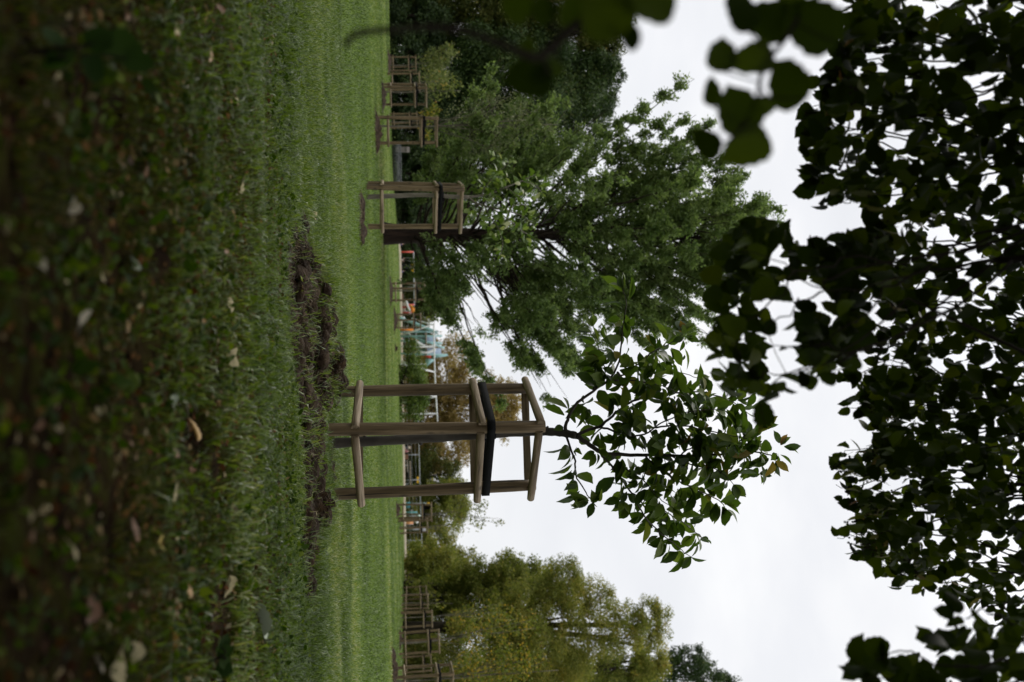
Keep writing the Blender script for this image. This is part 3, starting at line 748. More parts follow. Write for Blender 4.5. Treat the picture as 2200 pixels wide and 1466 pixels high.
CROWN_K[0] = 1.75
BG = 'big trees along the far edge of the lawn'
TREES = [
 ('broadleaf_tree', 'tall dark tree at the left edge behind the hedge, olive tipped leaves', 40, 72, [(1000, 10, 160, 120), (1160, 40, 150, 120), (1270, 0, 90, 100), (1290, 95, 60, 60), (900, 40, 80, 120)], .17, 4.2, 'lf_olive', .45),
 ('broadleaf_tree', 'dark green tree with a rounded top right of the one at the left edge', 175, 70, [(1090, 190, 190, 105), (1240, 175, 85, 75), (950, 150, 100, 90), (1300, 155, 45, 45), (1010, 240, 130, 80), (1130, 120, 100, 70)], .16, 4.2, 'lf_dark', .4),
 ('broadleaf_tree', 'dark bluish green tree mostly hidden behind the left half of the feathery conifer', 330, 74, [(1040, 330, 160, 115), (1190, 270, 130, 85), (940, 420, 100, 90), (1270, 215, 60, 60)], .17, 4.0, 'lf_dark', .4),
 ('rust_tree', 'rust brown tree behind the playground seen past the left post of the nearest guard', 860, 125, [(965, 790, 55, 80), (1000, 860, 85, 80), (1070, 900, 55, 55), (960, 945, 75, 75), (1085, 860, 40, 45), (900, 860, 45, 130)], .26, 2.6, 'lf_rust', .5),
 ('broadleaf_tree', 'small brownish green tree behind the yellow topped pole, right of the rust brown tree', 1020, 120, [(935, 1015, 62, 48), (900, 1050, 45, 60)], .24, 3.2, 'lf_olive', .3),
 ('broadleaf_tree', 'mid green round tree behind the two overlapping guards', 1095, 115, [(930, 1090, 80, 58), (970, 1062, 45, 38), (900, 1110, 45, 60)], .24, 3.4, 'lf_mid', .35),
 ('broadleaf_tree', 'yellowish low tree between the round green tree and the long right hand tree line', 1165, 112, [(935, 1160, 50, 34), (900, 1190, 35, 40)], .22, 3.2, 'lf_yell', .25),
 ('broadleaf_tree', 'yellow green tree at the far end of the right hand row of guards', 1215, 78, [(925, 1215, 60, 55), (985, 1228, 60, 50), (940, 1270, 70, 60)], .17, 3.6, 'lf_yell', .3),
 ('broadleaf_tree', 'dense olive green tree above the far end of the right hand row, ragged top', 1260, 68, [(1070, 1235, 95, 58), (1010, 1290, 100, 75), (1120, 1270, 90, 70), (940, 1310, 80, 80)], .15, 4.0, 'lf_mid', .35),
 ('broadleaf_tree', 'tall loose tree with yellowing feathery top branches, tallest on the right', 1350, 60, [(1150, 1340, 120, 95), (1210, 1250, 70, 50), (1260, 1290, 70, 55), (1320, 1350, 75, 60), (1395, 1340, 50, 60), (1400, 1420, 45, 50), (1050, 1400, 130, 90), (1190, 1420, 120, 80)], .115, 2.5, 'lf_yell', .4),
 ('broadleaf_tree', 'dark green dense tree cut by the right hand edge beneath the yellowing tree top', 1450, 64, [(1080, 1470, 140, 80), (1240, 1450, 110, 70), (1350, 1440, 75, 50), (940, 1440, 80, 90)], .14, 3.8, 'lf_mid', .4),
 ('pine_tree', 'dark pine top alone against the sky at the right hand edge', 1465, 95, [(1480, 1420, 48, 32), (1520, 1450, 40, 30), (1560, 1475, 35, 28), (1400, 1475, 110, 45)], .2, 3.2, 'lf_dark', .35),
]
for i, (nm, lab, Y, d, bl, size, lai, mt, tr) in enumerate(TREES):
    leaf_tree(nm, lab, 'tree', BG, gbase(Y, d), [px_blob(*b, d + (k % 3 - 1) * 1.5) for k, b in enumerate(bl)], size, lai, M[mt], M['barkdark'], tr, 100 + i,
              clump=.24, hollow=.3 if 'yellowing' not in lab else .25, limbs=12)

# dark shrubs closing the lawn on the left, and the hedge behind the playground
HS = [(30, 66, 75, 80), (120, 65, 60, 70), (205, 66, 80, 70), (290, 66, 66, 64), (370, 67, 80, 60), (450, 68, 70, 60)]
HL = ['dark shrub at the left edge of the lawn', 'dark shrub behind the leftmost small guard', 'dark shrub behind the overlapping pair of guards', 'dark shrub behind the guard with the wispy grey sapling',
      'dark shrub behind the iron railing', 'dark shrub just left of the conifer trunk']
for i, (Y, d, rx, ry) in enumerate(HS):
    leaf_tree('shrub', HL[i], 'shrub', 'dark shrubs at the far edge of the lawn', gbase(Y, d), [px_blob(840 + rx * .5, Y, rx * .7, ry, d), px_blob(855 + rx, Y + 20, rx * .5, ry * .7, d + 1)], .15, 4.5, M['lf_hedge'], M['barkdark'], .12, 200 + i, limbs=6)
HS2 = [(560, 140, 55, 60), (650, 140, 60, 70), (760, 138, 40, 80), (970, 128, 34, 70), (1080, 124, 34, 70), (1190, 118, 40, 60)]
HL2 = ['dark hedge shrub behind the swings', 'brownish hedge shrub behind the small white slide', 'hedge shrub behind the turquoise slide tower', 'low hedge shrub behind the wire fence at the rust brown tree',
       'low hedge shrub behind the orange cabinet', 'low hedge shrub behind the far end of the wire fence']
for i, (Y, d, rx, ry) in enumerate(HS2):
    leaf_tree('shrub', HL2[i], 'shrub', 'hedge shrubs behind the playground', gbase(Y, d), [px_blob(862 + rx * .5, Y, rx * .75, ry, d), px_blob(868 + rx, Y - 15, rx * .5, ry * .7, d + 2)], .28, 4.0, M['lf_hedge' if i != 1 else 'lf_olive'], M['barkdark'], .15, 230 + i, limbs=5)

def distant_wood():
    rng = np.random.default_rng(400); lm = MB(); bl = []
    for i in range(34):
        Y = -320 + i * 66 + rng.uniform(-20, 20); d = rng.uniform(150, 165)
        bl.append(px_blob(872, Y, 34, 52, d)); bl.append(px_blob(893 + rng.uniform(-8, 8), Y + 20, 22, 44, d + 3))
    for _ in crown_leaves(lm, bl, .34, 2.4, rng, clump=.3): pass
    tag(lm.build('distant_woodland', M['lf_hedge']), kind='stuff')
distant_wood()
HS3 = [(1215, 98, 30, 45), (1290, 82, 34, 50), (1365, 72, 40, 60), (1450, 66, 44, 60)]
HL3 = ['hedge shrub behind the far end of the right hand row of guards', 'hedge shrub behind the fourth and fifth guards of the right hand row', 'hedge shrub behind the third guard of the right hand row', 'hedge shrub behind the nearest guards at the right edge']
for i, (Y, d, rx, ry) in enumerate(HS3):
    leaf_tree('shrub', HL3[i], 'shrub', 'hedge shrubs along the right side', gbase(Y, d), [px_blob(866 + rx * .5, Y, rx * .75, ry, d), px_blob(872 + rx, Y - 15, rx * .6, ry * .8, d + 2)], .18, 3.0, M['lf_mid'], M['barkdark'], .12, 260 + i, limbs=5)
CROWN_K[0] = 1.0

# ------------------------------------------------------------------ feathery conifer
def conifer():
    rng = np.random.default_rng(55); d0 = 29.0
    b = gbase(503, d0); root = empty('feathery_conifer', b)
    tag(root, 'large feathery green conifer with a thick dark trunk and upswept branches in mid lawn', 'tree')
    off = np.array(b)
    P = np.array([at(X, Y, d0) for X, Y in [(815, 503), (840, 504), (900, 505), (1000, 505), (1180, 504), (1350, 508), (1480, 512), (1580, 505), (1640, 495)]]) - off
    P = spline(P, 4); n = len(P); zz = P[:, 2]
    rad = np.interp(zz, [-.2, .1, .6, 1.5, 3, 5, 8, 11], [.36, .31, .255, .225, .175, .14, .08, .02])
    mb = MB(); V, F = tube_arrays(P, rad, 16)
    k = 16; th = np.tile(np.arange(k), n) * 2 * np.pi / k       # buttressed, fluted base
    fl = 1 + .10 * np.sin(th * 5 + np.repeat(zz, k) * .4) * np.repeat(np.interp(zz, [0, 3], [1, .2]), k)
    C = np.repeat(P, k, 0); V = C + (V - C) * fl[:, None]
    mb.add(V, F); mb.build('trunk', M['barkred'], root, True)
    # profile: reach of the crown against height
    ZR = [1.0, 1.6, 2.2, 3.0, 4.5, 6.2, 7.6, 8.8, 9.8, 10.8, 11.6, 12.1]; RR = [2.6, 4.1, 4.8, 5.2, 5.2, 4.8, 4.3, 4.1, 3.5, 2.5, 1.3, .4]
    mbr = []; lf = []
    nb0 = 172; nb = nb0 + 26
    for i in range(nb):
        z0 = .75 + 9.1 * ((i + rng.random()) / nb0) ** 1.05
        az = i * 2.39996 + rng.normal() * .3
        if i >= nb0: z0 = rng.uniform(1.5, 3.9); az = rng.uniform(-1.15, 1.0)
        el = R(rng.uniform(13, 40)) if i >= nb0 else R(rng.uniform(11, 24)) if z0 < 1.7 else R(rng.uniform(20, 48)) if z0 < 3.6 else R(rng.uniform(34, 58))
        h = np.array([math.cos(az), math.sin(az), 0])
        bare = .46 if (1.7 < z0 < 4.6 and h[0] > .1) else .34
        L = .5; rf = rng.uniform(.78, 1.12)
        while L < 7:
            tip_r = L * math.cos(el); tip_z = z0 + L * math.sin(el)
            if tip_r > np.interp(tip_z, ZR, RR) * rf: break
            L += .15
        L *= rng.uniform(.78, 1.04)
        s = np.array([np.interp(z0, zz, P[:, 0]), np.interp(z0, zz, P[:, 1]), z0])
        dirv = h * math.cos(el) + np.array([0, 0, math.sin(el)])
        bend = .12 * L if z0 > 1.6 else .05 * L
        pts = np.array([s, s + dirv * L * .33 - np.array([0, 0, bend * .5]), s + dirv * L * .66 - np.array([0, 0, bend * .45]), s + dirv * L])
        B = spline(pts, 5) + np.cumsum(rng.normal(size=(16, 3)) * .028, axis=0)
        bm = MB(); V, F = tube_arrays(B, np.linspace(.011 + .0052 * L, .005, 16), 6); bm.add(V, F)
        # secondary twigs with hanging flat sprays
        lm = MB(); PP = []; AA = []; NN = []; RN = []
        nt_ = int(4 + L * 5.0)
        for j in range(nt_):
            t = bare + (1 - bare) * rng.random() ** .8; q = B[min(15, int(t * 15))]
            if .3 < q[0] < 2.1 + .3 * (q[2] - 3) and 2.5 < q[2] - .35 * q[0] < 4.5 and abs(q[1]) < 3.4 and rng.random() < .34: continue
            if q[0] > .2 and q[2] > 2.2 and vnoise(q[0], q[2], .75, 51) < .25: continue
            if q[2] > 4 and vnoise(q[0], q[2], .6, 52) < .20: continue
            side = norm(np.cross(dirv, np.array([0, 0, 1.0]))) * rng.choice([-1, 1])
            td = norm(side * rng.uniform(.3, 1) + dirv * rng.uniform(.3, 1.1) + rng.normal(size=3) * .3 + np.array([0, 0, .1]))
            tl = rng.uniform(.28, .75) * (1.05 - .45 * t)
            if j % 3 == 0:
                V, F = tube_arrays(np.array([q, q + td * tl * .5, q + td * tl]), [.008, .006, .003], 4, False); bm.add(V, F)
            m_ = int(34 + tl * 95); u = rng.random(m_)
            sag = -np.array([0, 0, .22])
            p = q + td * (tl * u)[:, None] + sag * (u * u * tl)[:, None] + rng.normal(size=(m_, 3)) * np.array([.045, .045, .035])
            hang = rng.random(m_)[:, None] ** 1.5 * np.array([0, 0, -.22]); p = p + hang
            PP.append(p); AA.append(norm(td * .8 + rng.normal(size=(m_, 3)) * .55 + np.array([0, 0, -.35]))); NN.append(norm(rng.normal(size=(m_, 3)) * .5 + np.array([0, 0, 1.0])))
            RN.append(np.clip(rng.random(m_) * .6 + rng.random() * .5 - .05, 0, 1))
        if not PP: continue
        PP = np.concatenate(PP)
        put_leaves(lm, BLADE4, PP, np.concatenate(AA), np.concatenate(NN), rng.uniform(.055, .12, len(PP)), np.concatenate(RN))
        mbr.append(bm); lf.append(lm)
    order = list(range(len(mbr)))
    for i in order[:88]:
        o = mbr[i].build('branch', M['barkred'], root, True); lf[i].build('foliage', M['lf_conifer'], o)
    rest = MB(); rl = MB()
    for i in order[88:]:
        for src, dst in ((mbr[i], rest), (lf[i], rl)):
            base = dst.n
            for v, r_ in zip(src.v, src.r): dst.v.append(v); dst.r.append(r_); dst.n += len(v)
            for f in src.f: dst.f.append(f + base)
    o = rest.build('upper_branches', M['barkred'], root, True); o['kind'] = 'stuff'
    rl.build('upper_foliage', M['lf_conifer'], o)
conifer()

# ------------------------------------------------------------------ other saplings
def small_sapling(key, label, top_px, blobs, size, lai, mat, bark, seed, lean=None, limbs=8, r=.03):
    g = GUARDS[key]; d = g[1]; rng = np.random.default_rng(seed)
    root = empty('sapling', g); tag(root, label, 'young tree', 'young trees in guards'); off = np.array(g)
    end = at(top_px[0], top_px[1], d) - off
    P = spline(np.array([[0, 0, -.1], [0.01, 0, .8], [end[0] * .4, 0, max(1.6, end[2] * .5)], end]), 4)
    mb = MB(); V, F = tube_arrays(P, np.linspace(r, .006, len(P)), 7); mb.add(V, F)
    lm = MB(); tips = []
    for cc, cr in crown_leaves(lm, [(lambda c, q: (c - off, q))(*px_blob(*b, d)) for b in blobs], size, lai, rng, clump=.3, hollow=.2): tips.append(cc)
    tips = np.concatenate(tips)
    for _ in range(limbs):
        t = tips[rng.integers(len(tips))]; k = rng.integers(len(P) // 2, len(P)); s = P[k]
        if s[2] > t[2]: s = P[max(3, k - 5)]
        V, F = tube_arrays(np.array([s, (s + t) / 2 + np.array([0, 0, -.05]), t]), [.012, .008, .004], 5); mb.add(V, F)
    mb.build('trunk', bark, root, True); lm.build('crown', mat, root)
small_sapling('C', 'tall wispy sapling with sparse grey green leaves, left of the pale guard beside the conifer', (1200, 268), [(1010, 262, 60, 45), (1080, 262, 75, 60), (1150, 262, 70, 45), (1060, 225, 50, 35), (1050, 305, 55, 35)], .05, .42, M['lf_grey'], M['barkgrey'], 301, limbs=26, r=.028)
small_sapling('D', 'sapling with orange and green leaves above the larger guard of the left pair', (990, 195), [(940, 190, 32, 30), (965, 180, 28, 26)], .09, 1.0, M['lf_silver'], M['barkgrey'], 302)
small_sapling('E', 'pale yellow green bushy sapling above the leftmost guard', (960, 135), [(925, 135, 30, 28), (950, 120, 28, 24), (970, 108, 22, 16), (945, 155, 28, 22)], .11, 1.6, M['lf_silver'], M['barkgrey'], 303)
small_sapling('F', 'orange dotted sapling above the half hidden small guard at the left', (955, 172), [(925, 172, 28, 18), (950, 168, 24, 18)], .1, 1.2, M['lf_silver'], M['barkgrey'], 304)
small_sapling('G', 'small golden yellow sapling behind the guard with the wispy grey sapling', (950, 255), [(918, 250, 20, 25), (930, 240, 18, 18), (915, 285, 18, 16)], .11, 1.3, M['lf_gold'], M['barkgrey'], 305)
small_sapling('H', 'thin sapling hidden under the conifer boughs in the guard before the swings', (940, 622), [(930, 622, 16, 18)], .1, .7, M['lf_mid'], M['barkgrey'], 306)
small_sapling('I', 'thin sapling in the small guard before the slide', (925, 688), [(918, 688, 12, 13)], .1, .6, M['lf_mid'], M['barkgrey'], 307)
small_sapling('J', 'loose sapling reaching into the white sky above the two overlapping guards', (1078, 1115), [(1010, 1100, 30, 26), (1035, 1085, 22, 18), (1030, 1120, 26, 20), (1070, 1122, 14, 10), (975, 1110, 25, 30)], .11, .75, M['lf_mid'], M['barkgrey'], 308, limbs=16)
small_sapling('K', 'thin sapling in the lower one of the two overlapping guards', (1000, 1138), [(965, 1140, 22, 20), (990, 1136, 20, 14)], .12, .7, M['lf_mid'], M['barkgrey'], 309)
small_sapling('L', 'golden leaved sapling at the right hand edge above the nearest guard of the row', (1200, 1440), [(1060, 1440, 70, 50), (1120, 1430, 60, 45), (1010, 1420, 35, 45)], .075, .75, M['lf_gold'], M['barkgrey'], 310, limbs=16)
small_sapling('M', 'leaning golden leaved sapling in the second guard of the right hand row', (1150, 1350), [(1020, 1370, 45, 50), (1070, 1345, 50, 42), (1120, 1340, 45, 36)], .09, .65, M['lf_gold'], M['barkgrey'], 311, limbs=14, r=.045)
small_sapling('N', 'sapling with a few yellow leaves in the half hidden guard of the right hand row', (1050, 1425), [(990, 1425, 30, 24)], .11, .8, M['lf_gold'], M['barkgrey'], 312)
small_sapling('O', 'slender grey stemmed sapling in the wide open third guard of the right hand row', (1090, 1315), [(1030, 1318, 40, 30), (1075, 1315, 30, 24)], .1, .5, M['lf_gold'], M['barkgrey'], 313)
for i, (Y, d) in enumerate(ROW):
    small_sapling('R%d' % i, 'small sapling with green leaves in the ' + ROWL[i] + ' guard of the right hand row', (875 + 5500 / d, Y), [(868 + 4200 / d, Y, 900 / d, 700 / d)], .13, .8, M['lf_yell'], M['barkgrey'], 320 + i, limbs=5)

# ------------------------------------------------------------------ juniper in front of the playground
def juniper():
    d = 66.0; b = gbase(825, d); rng = np.random.default_rng(61)
    root = empty('juniper_bush', b); tag(root, 'low spreading evergreen bush, bright on top and dark below, in front of the playground', 'bush'); off = np.array(b)
    lm = MB(); bl = [(895, 810, 26, 55), (900, 855, 22, 45), (888, 770, 18, 40), (880, 745, 10, 16), (905, 830, 20, 40), (892, 880, 18, 26), (868, 870, 16, 36), (862, 800, 12, 22)]
    for _ in crown_leaves(lm, [(lambda c, q: (c - off, q))(*px_blob(*q, d)) for q in bl], .13, 3.4, rng, clump=.3): pass
    lm.build('foliage', M['lf_juniper'], root)
    mb = MB()
    for k in range(9):
        e = at(rng.uniform(880, 905), rng.uniform(745, 890), d + rng.uniform(-1, 1)) - off; s = np.array([rng.uniform(-.6, .6), 0, -.1])
        V, F = tube_arrays(spline(np.array([s, (s + e) / 2 + np.array([0, 0, .1]), e]), 3), np.linspace(.06, .02, 7), 6); mb.add(V, F)
    mb.build('stems', M['barkdark'], root, True)
juniper()

# ------------------------------------------------------------------ playground, fence and far furniture
M['white'] = plain('white_paint', (.78, .78, .76), .45)
M['turq'] = plain('turquoise_paint', (.34, .56, .55), .45)
M['blue'] = plain('blue_grey_panel', (.36, .44, .56), .5)
M['greym'] = plain('galvanised_steel', (.35, .36, .36), .4, .6)
M['red'] = plain('red_paint', (.50, .06, .035), .45)
M['orange'] = plain('orange_paint', (.75, .24, .03), .45)
M['yellow'] = plain('yellow_paint', (.75, .42, .02), .45)
M['peach'] = plain('pale_orange_panel', (.78, .36, .16), .5)
M['tan'] = plain('tan_panel', (.40, .33, .26), .6)
M['teal'] = plain('teal_paint', (.06, .22, .24), .5)
M['brown'] = plain('brown_boards', (.20, .10, .055), .7)
M['iron'] = plain('dark_iron', (.03, .03, .03), .5, .4)
M['board'] = plain('weathered_boards', (.18, .16, .14), .8)
M['kerb'] = noise_mat('pale_kerb_stone', [(.3, (.42, .35, .25)), (.7, (.58, .50, .38))], 1.5, 5, rough=.85, bump=.2)

def tube(name, pts, r, mat, parent, k=8, sm=3):
    mb = MB(); P = np.array(pts, float); P = spline(P, sm) if len(P) > 2 else P
    V, F = tube_arrays(P, r, k); mb.add(V, F); return mb.build(name, mat, parent, True)

def strip(name, pts, w, t, mat, parent, lip=.12):
    """a chute: U-section swept along pts, wide across the view"""
    P = spline(np.array(pts, float), 4); n = len(P); V = []
    wd = norm(np.array([.25, 1.0, 0]))
    for p in P:
        for (a, b) in ((-w, lip), (-w, -t), (w, -t), (w, lip), (w * .86, lip), (w * .86, 0), (-w * .86, 0), (-w * .86, lip)):
            V.append(p + wd * a + np.array([0, 0, b]))
    F = [(i * 8 + j, i * 8 + (j + 1) % 8, (i + 1) * 8 + (j + 1) % 8, (i + 1) * 8 + j) for i in range(n - 1) for j in range(8)]
    mb = MB(); mb.add(np.array(V), [np.array(F), np.arange(8)[None], (np.arange(8) + (n - 1) * 8)[None, ::-1]])
    return mb.build(name, mat, parent)

def board(name, X0, X1, Y0, Y1, d, th, mat, parent, off):
    a = at(X0, Y0, d) - off; b = at(X1, Y1, d) - off
    mb = MB(); box(mb, (min(a[0], b[0]), -th / 2 + a[1], min(a[2], b[2])), (max(a[0], b[0]), th / 2 + a[1], max(a[2], b[2])))
    return mb.build(name, mat, parent)

def thing(name, label, cat, Y, d, group=None):
    g = gbase(Y, d); o = empty(name, g); tag(o, label, cat, group); return o, np.array(g)

# pale kerb along the far lawn
mb = MB(); V = []
Ys = np.linspace(455, 1262, 40)
for Y in Ys:
    g = gbase(Y, 97.0 - (Y - 455) * .004)
    for (dy, dz) in ((-.18, -.1), (-.16, .20), (.16, .21), (.18, -.1)): V.append((g[0], g[1] + dy, g[2] + dz))
F = [(i * 4 + j, (i + 1) * 4 + j, (i + 1) * 4 + (j + 1) % 4, i * 4 + (j + 1) % 4) for i in range(len(Ys) - 1) for j in range(4)]
mb.add(np.array(V), [np.array(F), np.array([[0, 1, 2, 3]]), (np.array([[3, 2, 1, 0]]) + 4 * (len(Ys) - 1))])
tag(mb.build('kerb', M['kerb']), kind='structure')

# long white frame in front of the slides
o, g = thing('tube_swing', 'long white tube swing frame standing over the evergreen bush', 'swing frame', 745, 80)
d = 80
tube('beam', [at(932, 694, d) - g, at(934, 800, d) - g, at(940, 906, d) - g], .055, M['white'], o)
for X0, Y0, X1, Y1, dd in [(847, 745, 932.5, 746, 0), (850, 722, 932, 697, 1.0), (905, 793, 934, 800, -.8), (858, 775, 934, 800, 1.2), (880, 838, 938, 853, -.8), (855, 866, 938, 853, 1.2), (860, 889, 940, 889, 0)]:
    g0 = gbase(Y0, d + dd); p0 = at(X0, Y0, d + dd); 
    if X0 < 870: p0[2] = g0[2] - .05
    else:
        p1 = at(X1, Y1, d); k = (p1[2] - g0[2]) / (p1[2] - p0[2]); p0 = p1 + (p0 - p1) * k
    tube('leg', [p0 - g, at(X1, Y1, d) - g], .05, M['white'], o)
for Y in (825, 838):
    tube('chain', [at(937, Y, d) - g, at(880, Y, d) - g], .012, M['greym'], o)
box_ = MB(); p = at(879, 831, d) - g; box(box_, p - np.array([.28, .1, .03]), p + np.array([.28, .1, .03])); box_.build('seat', M['iron'], o)

# big slide tower
o, g = thing('slide_tower', 'big turquoise and blue play tower with white slides behind the evergreen bush', 'play tower', 735, 92)
d = 92
A_ = lambda X, Y, dd=0: at(X, Y, d + dd) - g
strip('slide', [A_(857, 683, -1), A_(861, 686, -1), A_(880, 692, -.6), A_(905, 702, -.3), A_(937, 716)], .32, .09, M['turq'], o, .3)
strip('slide', [A_(886, 684, .8), A_(905, 691, .8), A_(932, 698, .8)], .1, .09, M['white'], o, .1)
strip('slide', [A_(892, 735, -1.2), A_(897, 738, -1.1), A_(909, 744, -.9), A_(922, 745, -.7), A_(935, 742, -.5)], .36, .1, M['white'], o, .25)
strip('slide', [A_(898, 756, -1), A_(912, 758, -.9), A_(924, 756, -.7), A_(934, 750, -.5)], .3, .1, M['white'], o, .22)
for a, b in [((878, 721), (955, 748)), ((868, 713), (925, 713)), ((870, 723), (950, 722)), ((862, 760), (962, 763)), ((930, 768), (958, 764)), ((862, 732), (950, 738))]:
    pa = A_(*a); pb = A_(*b)
    if a[0] < 871: pa[2] = -.1
    tube('beam', [pa, pb], .085, M['turq'], o)
board('panel', 902, 936, 722, 735, d + .5, .06, M['blue'], o, g)
board('panel', 896, 914, 736, 747, d + .6, .06, M['blue'], o, g)
board('panel', 898, 948, 749, 763, d + .8, .06, M['blue'], o, g)
board('platform', 914, 917, 714, 764, d + .4, 1.6, M['tan'], o, g)
tube('cable', [A_(868, 710), A_(880, 718), A_(882, 720)], .06, M['white'], o)
mb = MB(); pts = [A_(914, 771), A_(916, 789), A_(936, 772)]
V = np.array([p + np.array([0, q, 0]) for q in (-.04, .04) for p in pts]); mb.add(V, [np.array([[0, 1, 2], [5, 4, 3]]), np.array([[0, 3, 4, 1], [1, 4, 5, 2], [2, 5, 3, 0]])]); mb.build('sail', M['turq'], o)
mb = MB(); pts = [A_(908, 765, -.3), A_(926, 764, -.3), A_(926, 770, -.3)]
V = np.array([p + np.array([0, q, 0]) for q in (-.04, .04) for p in pts]); mb.add(V, [np.array([[0, 1, 2], [5, 4, 3]]), np.array([[0, 3, 4, 1], [1, 4, 5, 2], [2, 5, 3, 0]])]); mb.build('roof', M['red'], o)
tube('leg', [A_(862, 781), A_(918, 783)], .07, M['white'], o)

# small slide
o, g = thing('small_slide', 'small white slide with a tan side panel, red post and orange top', 'slide', 660, 100); d = 100
A_ = lambda X, Y, dd=0: at(X, Y, d + dd) - g
strip('slide', [A_(870, 646), A_(873, 650), A_(876, 660), A_(882, 672)], .3, .1, M['white'], o, .12)
board('side_panel', 861, 872, 650, 673, d + .5, .08, M['tan'], o, g)
tube('post', [np.append(A_(858, 660)[:2], -.1), A_(883, 660)], .09, M['red'], o)
tube('post', [np.append(A_(858, 672)[:2], -.1), A_(886, 671)], .07, M['red'], o)
mb = MB(); box(mb, A_(882, 661) - np.array([0, .3, 0]), A_(890, 670) + np.array([0, .3, 0])); mb.build('hood', M['orange'], o)
tube('handrail', [A_(881, 655), A_(890, 664), A_(888, 672)], .05, M['yellow'], o)

# orange climbing pole
o, g = thing('climbing_pole', 'thick upright orange pole between the small slide and the turquoise tower', 'pole', 709, 90)
tube('pole', [(0, 0, -.1), at(889, 709, 90) - g], .10, M['orange'], o); tube('rung', [at(874, 700, 90) - g, at(874, 720, 90) - g], .04, M['greym'], o)
tube('rung', [at(868, 702, 90) - g, at(868, 722, 90) - g], .04, M['greym'], o)

# distant swing with red posts
o, g = thing('swing_set', 'distant swing with red posts and grey bar just right of the conifer trunk', 'swing', 600, 115); d = 115
A_ = lambda X, Y, dd=0: at(X, Y, d + dd) - g
for Y in (541.5, 655):
    for dd in (-.9, .9):
        p = A_(858, Y, dd); p[2] = -.1; tube('post', [p, A_(888 + (Y - 541) * .017, Y)], .085, M['red'], o)
tube('bar', [A_(888, 540), A_(890, 657)], .075, M['greym'], o)
for Y in (556, 562, 612, 618): tube('chain', [A_(888.5, Y), A_(864, Y - 3)], .015, M['greym'], o)
for Y in (556, 612):
    mb = MB(); p = A_(864, Y); box(mb, p - np.array([.3, .12, .03]), p + np.array([.3, .12, .03])); mb.build('seat', M['iron'], o)
for Y in (571, 582):
    mb = MB(); p = A_(886.5, Y); box(mb, p - np.array([.16, .1, .16]), p + np.array([.16, .1, .16])); mb.build('clamp', M['yellow'], o)

# brown box, bin, table, teal box
o, g = thing('wooden_box', 'square brown wooden box standing on the kerb line right of the swings', 'box', 639, 99)
board('wall', 856, 867, 632, 646, 99, .6, M['brown'], o, g); board('lid', 867, 868.3, 631.5, 646.5, 99, .7, M['board'], o, g)
o, g = thing('litter_bin', 'round brown bin behind the kerb, left of the long grey table', 'bin', 983, 98)
mb = MB(); P = np.array([(0, 0, -.02), (0, 0, .1), (0, 0, .5), (0, 0, .56)]); V, F = tube_arrays(P, [.2, .23, .26, .24], 12); mb.add(V, F); mb.build('body', M['brown'], o, True)
mb = MB(); V, F = tube_arrays(np.array([(0, 0, .56), (0, 0, .6)]), [.27, .24], 12); mb.add(V, F); mb.build('rim', M['iron'], o)
o, g = thing('picnic_table', 'long pale grey table behind the kerb right of the brown bin', 'table', 1018, 101); d = 101
board('tabletop', 880, 883, 992, 1047, d, .8, M['tan'], o, g); board('bench', 874, 876, 990, 1014, d - 1.0, .35, M['tan'], o, g)
for Y in (1000, 1040):
    a = at(881, Y, d) - g; tube('leg', [(a[0], -.3, -.05), (a[0], -.1, a[2])], .05, M['greym'], o); tube('leg', [(a[0], .3, -.05), (a[0], .1, a[2])], .05, M['greym'], o)
o, g = thing('storage_box', 'dark teal box under the teal banner pole', 'box', 1086, 99)
board('body', 869.5, 882, 1080, 1091, 99, .5, M['teal'], o, g); board('lid', 882, 883.4, 1079.5, 1091.5, 99, .56, M['iron'], o, g)
o, g = thing('banner_pole', 'pole with a pale teal banner and a yellow cap left of the two overlapping guards', 'pole', 1082, 100); d = 100
tube('pole', [(0, 0, -.1), at(922, 1082, d) - g], .04, M['greym'], o); board('banner', 903, 917, 1080.5, 1086, d, .05, plain('pale_teal', (.42, .55, .5), .6), o, g); board('cap', 917, 923, 1080, 1086, d, .22, M['yellow'], o, g)
o, g = thing('play_panel', 'pale orange play panel with a white ball on top, seen through the two overlapping guards', 'play panel', 1122, 97); d = 97
board('panel', 871, 888, 1118, 1126, d, .12, M['peach'], o, g)
for Y in (1117.4, 1126.6):
    a = at(888, Y, d) - g; tube('post', [(a[0], a[1], -.1), a], .04, M['greym'], o)
mb = MB(); zz = np.linspace(-1, 1, 9); P = np.array([at(895.5, 1122, d) - g + np.array([0, 0, .14 * z]) for z in zz]); V, F = tube_arrays(P, .15 * np.sqrt(np.clip(1.02 - zz ** 2, .01, 1)), 10); mb.add(V, F); mb.build('ball', M['white'], o, True)
a = at(888, 1122, d) - g; tube('stem', [a, at(893, 1122, d) - g], .03, M['greym'], o)
o, g = thing('ball_lamp', 'pale globe on a thin post inside the taller of the overlapping guards', 'lamp', 1109, 102); d = 102
tube('post', [(0, 0, -.1), at(897, 1109, d) - g], .03, M['greym'], o)
mb = MB(); P = np.array([at(900, 1109, d) - g + np.array([0, 0, .16 * z]) for z in zz]); V, F = tube_arrays(P, .17 * np.sqrt(np.clip(1.02 - zz ** 2, .01, 1)), 10); mb.add(V, F); mb.build('globe', plain('pale_globe', (.6, .72, .66), .4), o, True)
o, g = thing('teal_post', 'short teal post with a grey crossbar behind the taller overlapping guard', 'post', 1101, 98); d = 98
tube('post', [(0, 0, -.1), at(897, 1101, d) - g], .07, plain('mid_teal', (.12, .34, .33), .5), o); tube('crossbar', [at(884, 1096, d) - g, at(884, 1106, d) - g], .05, M['greym'], o)
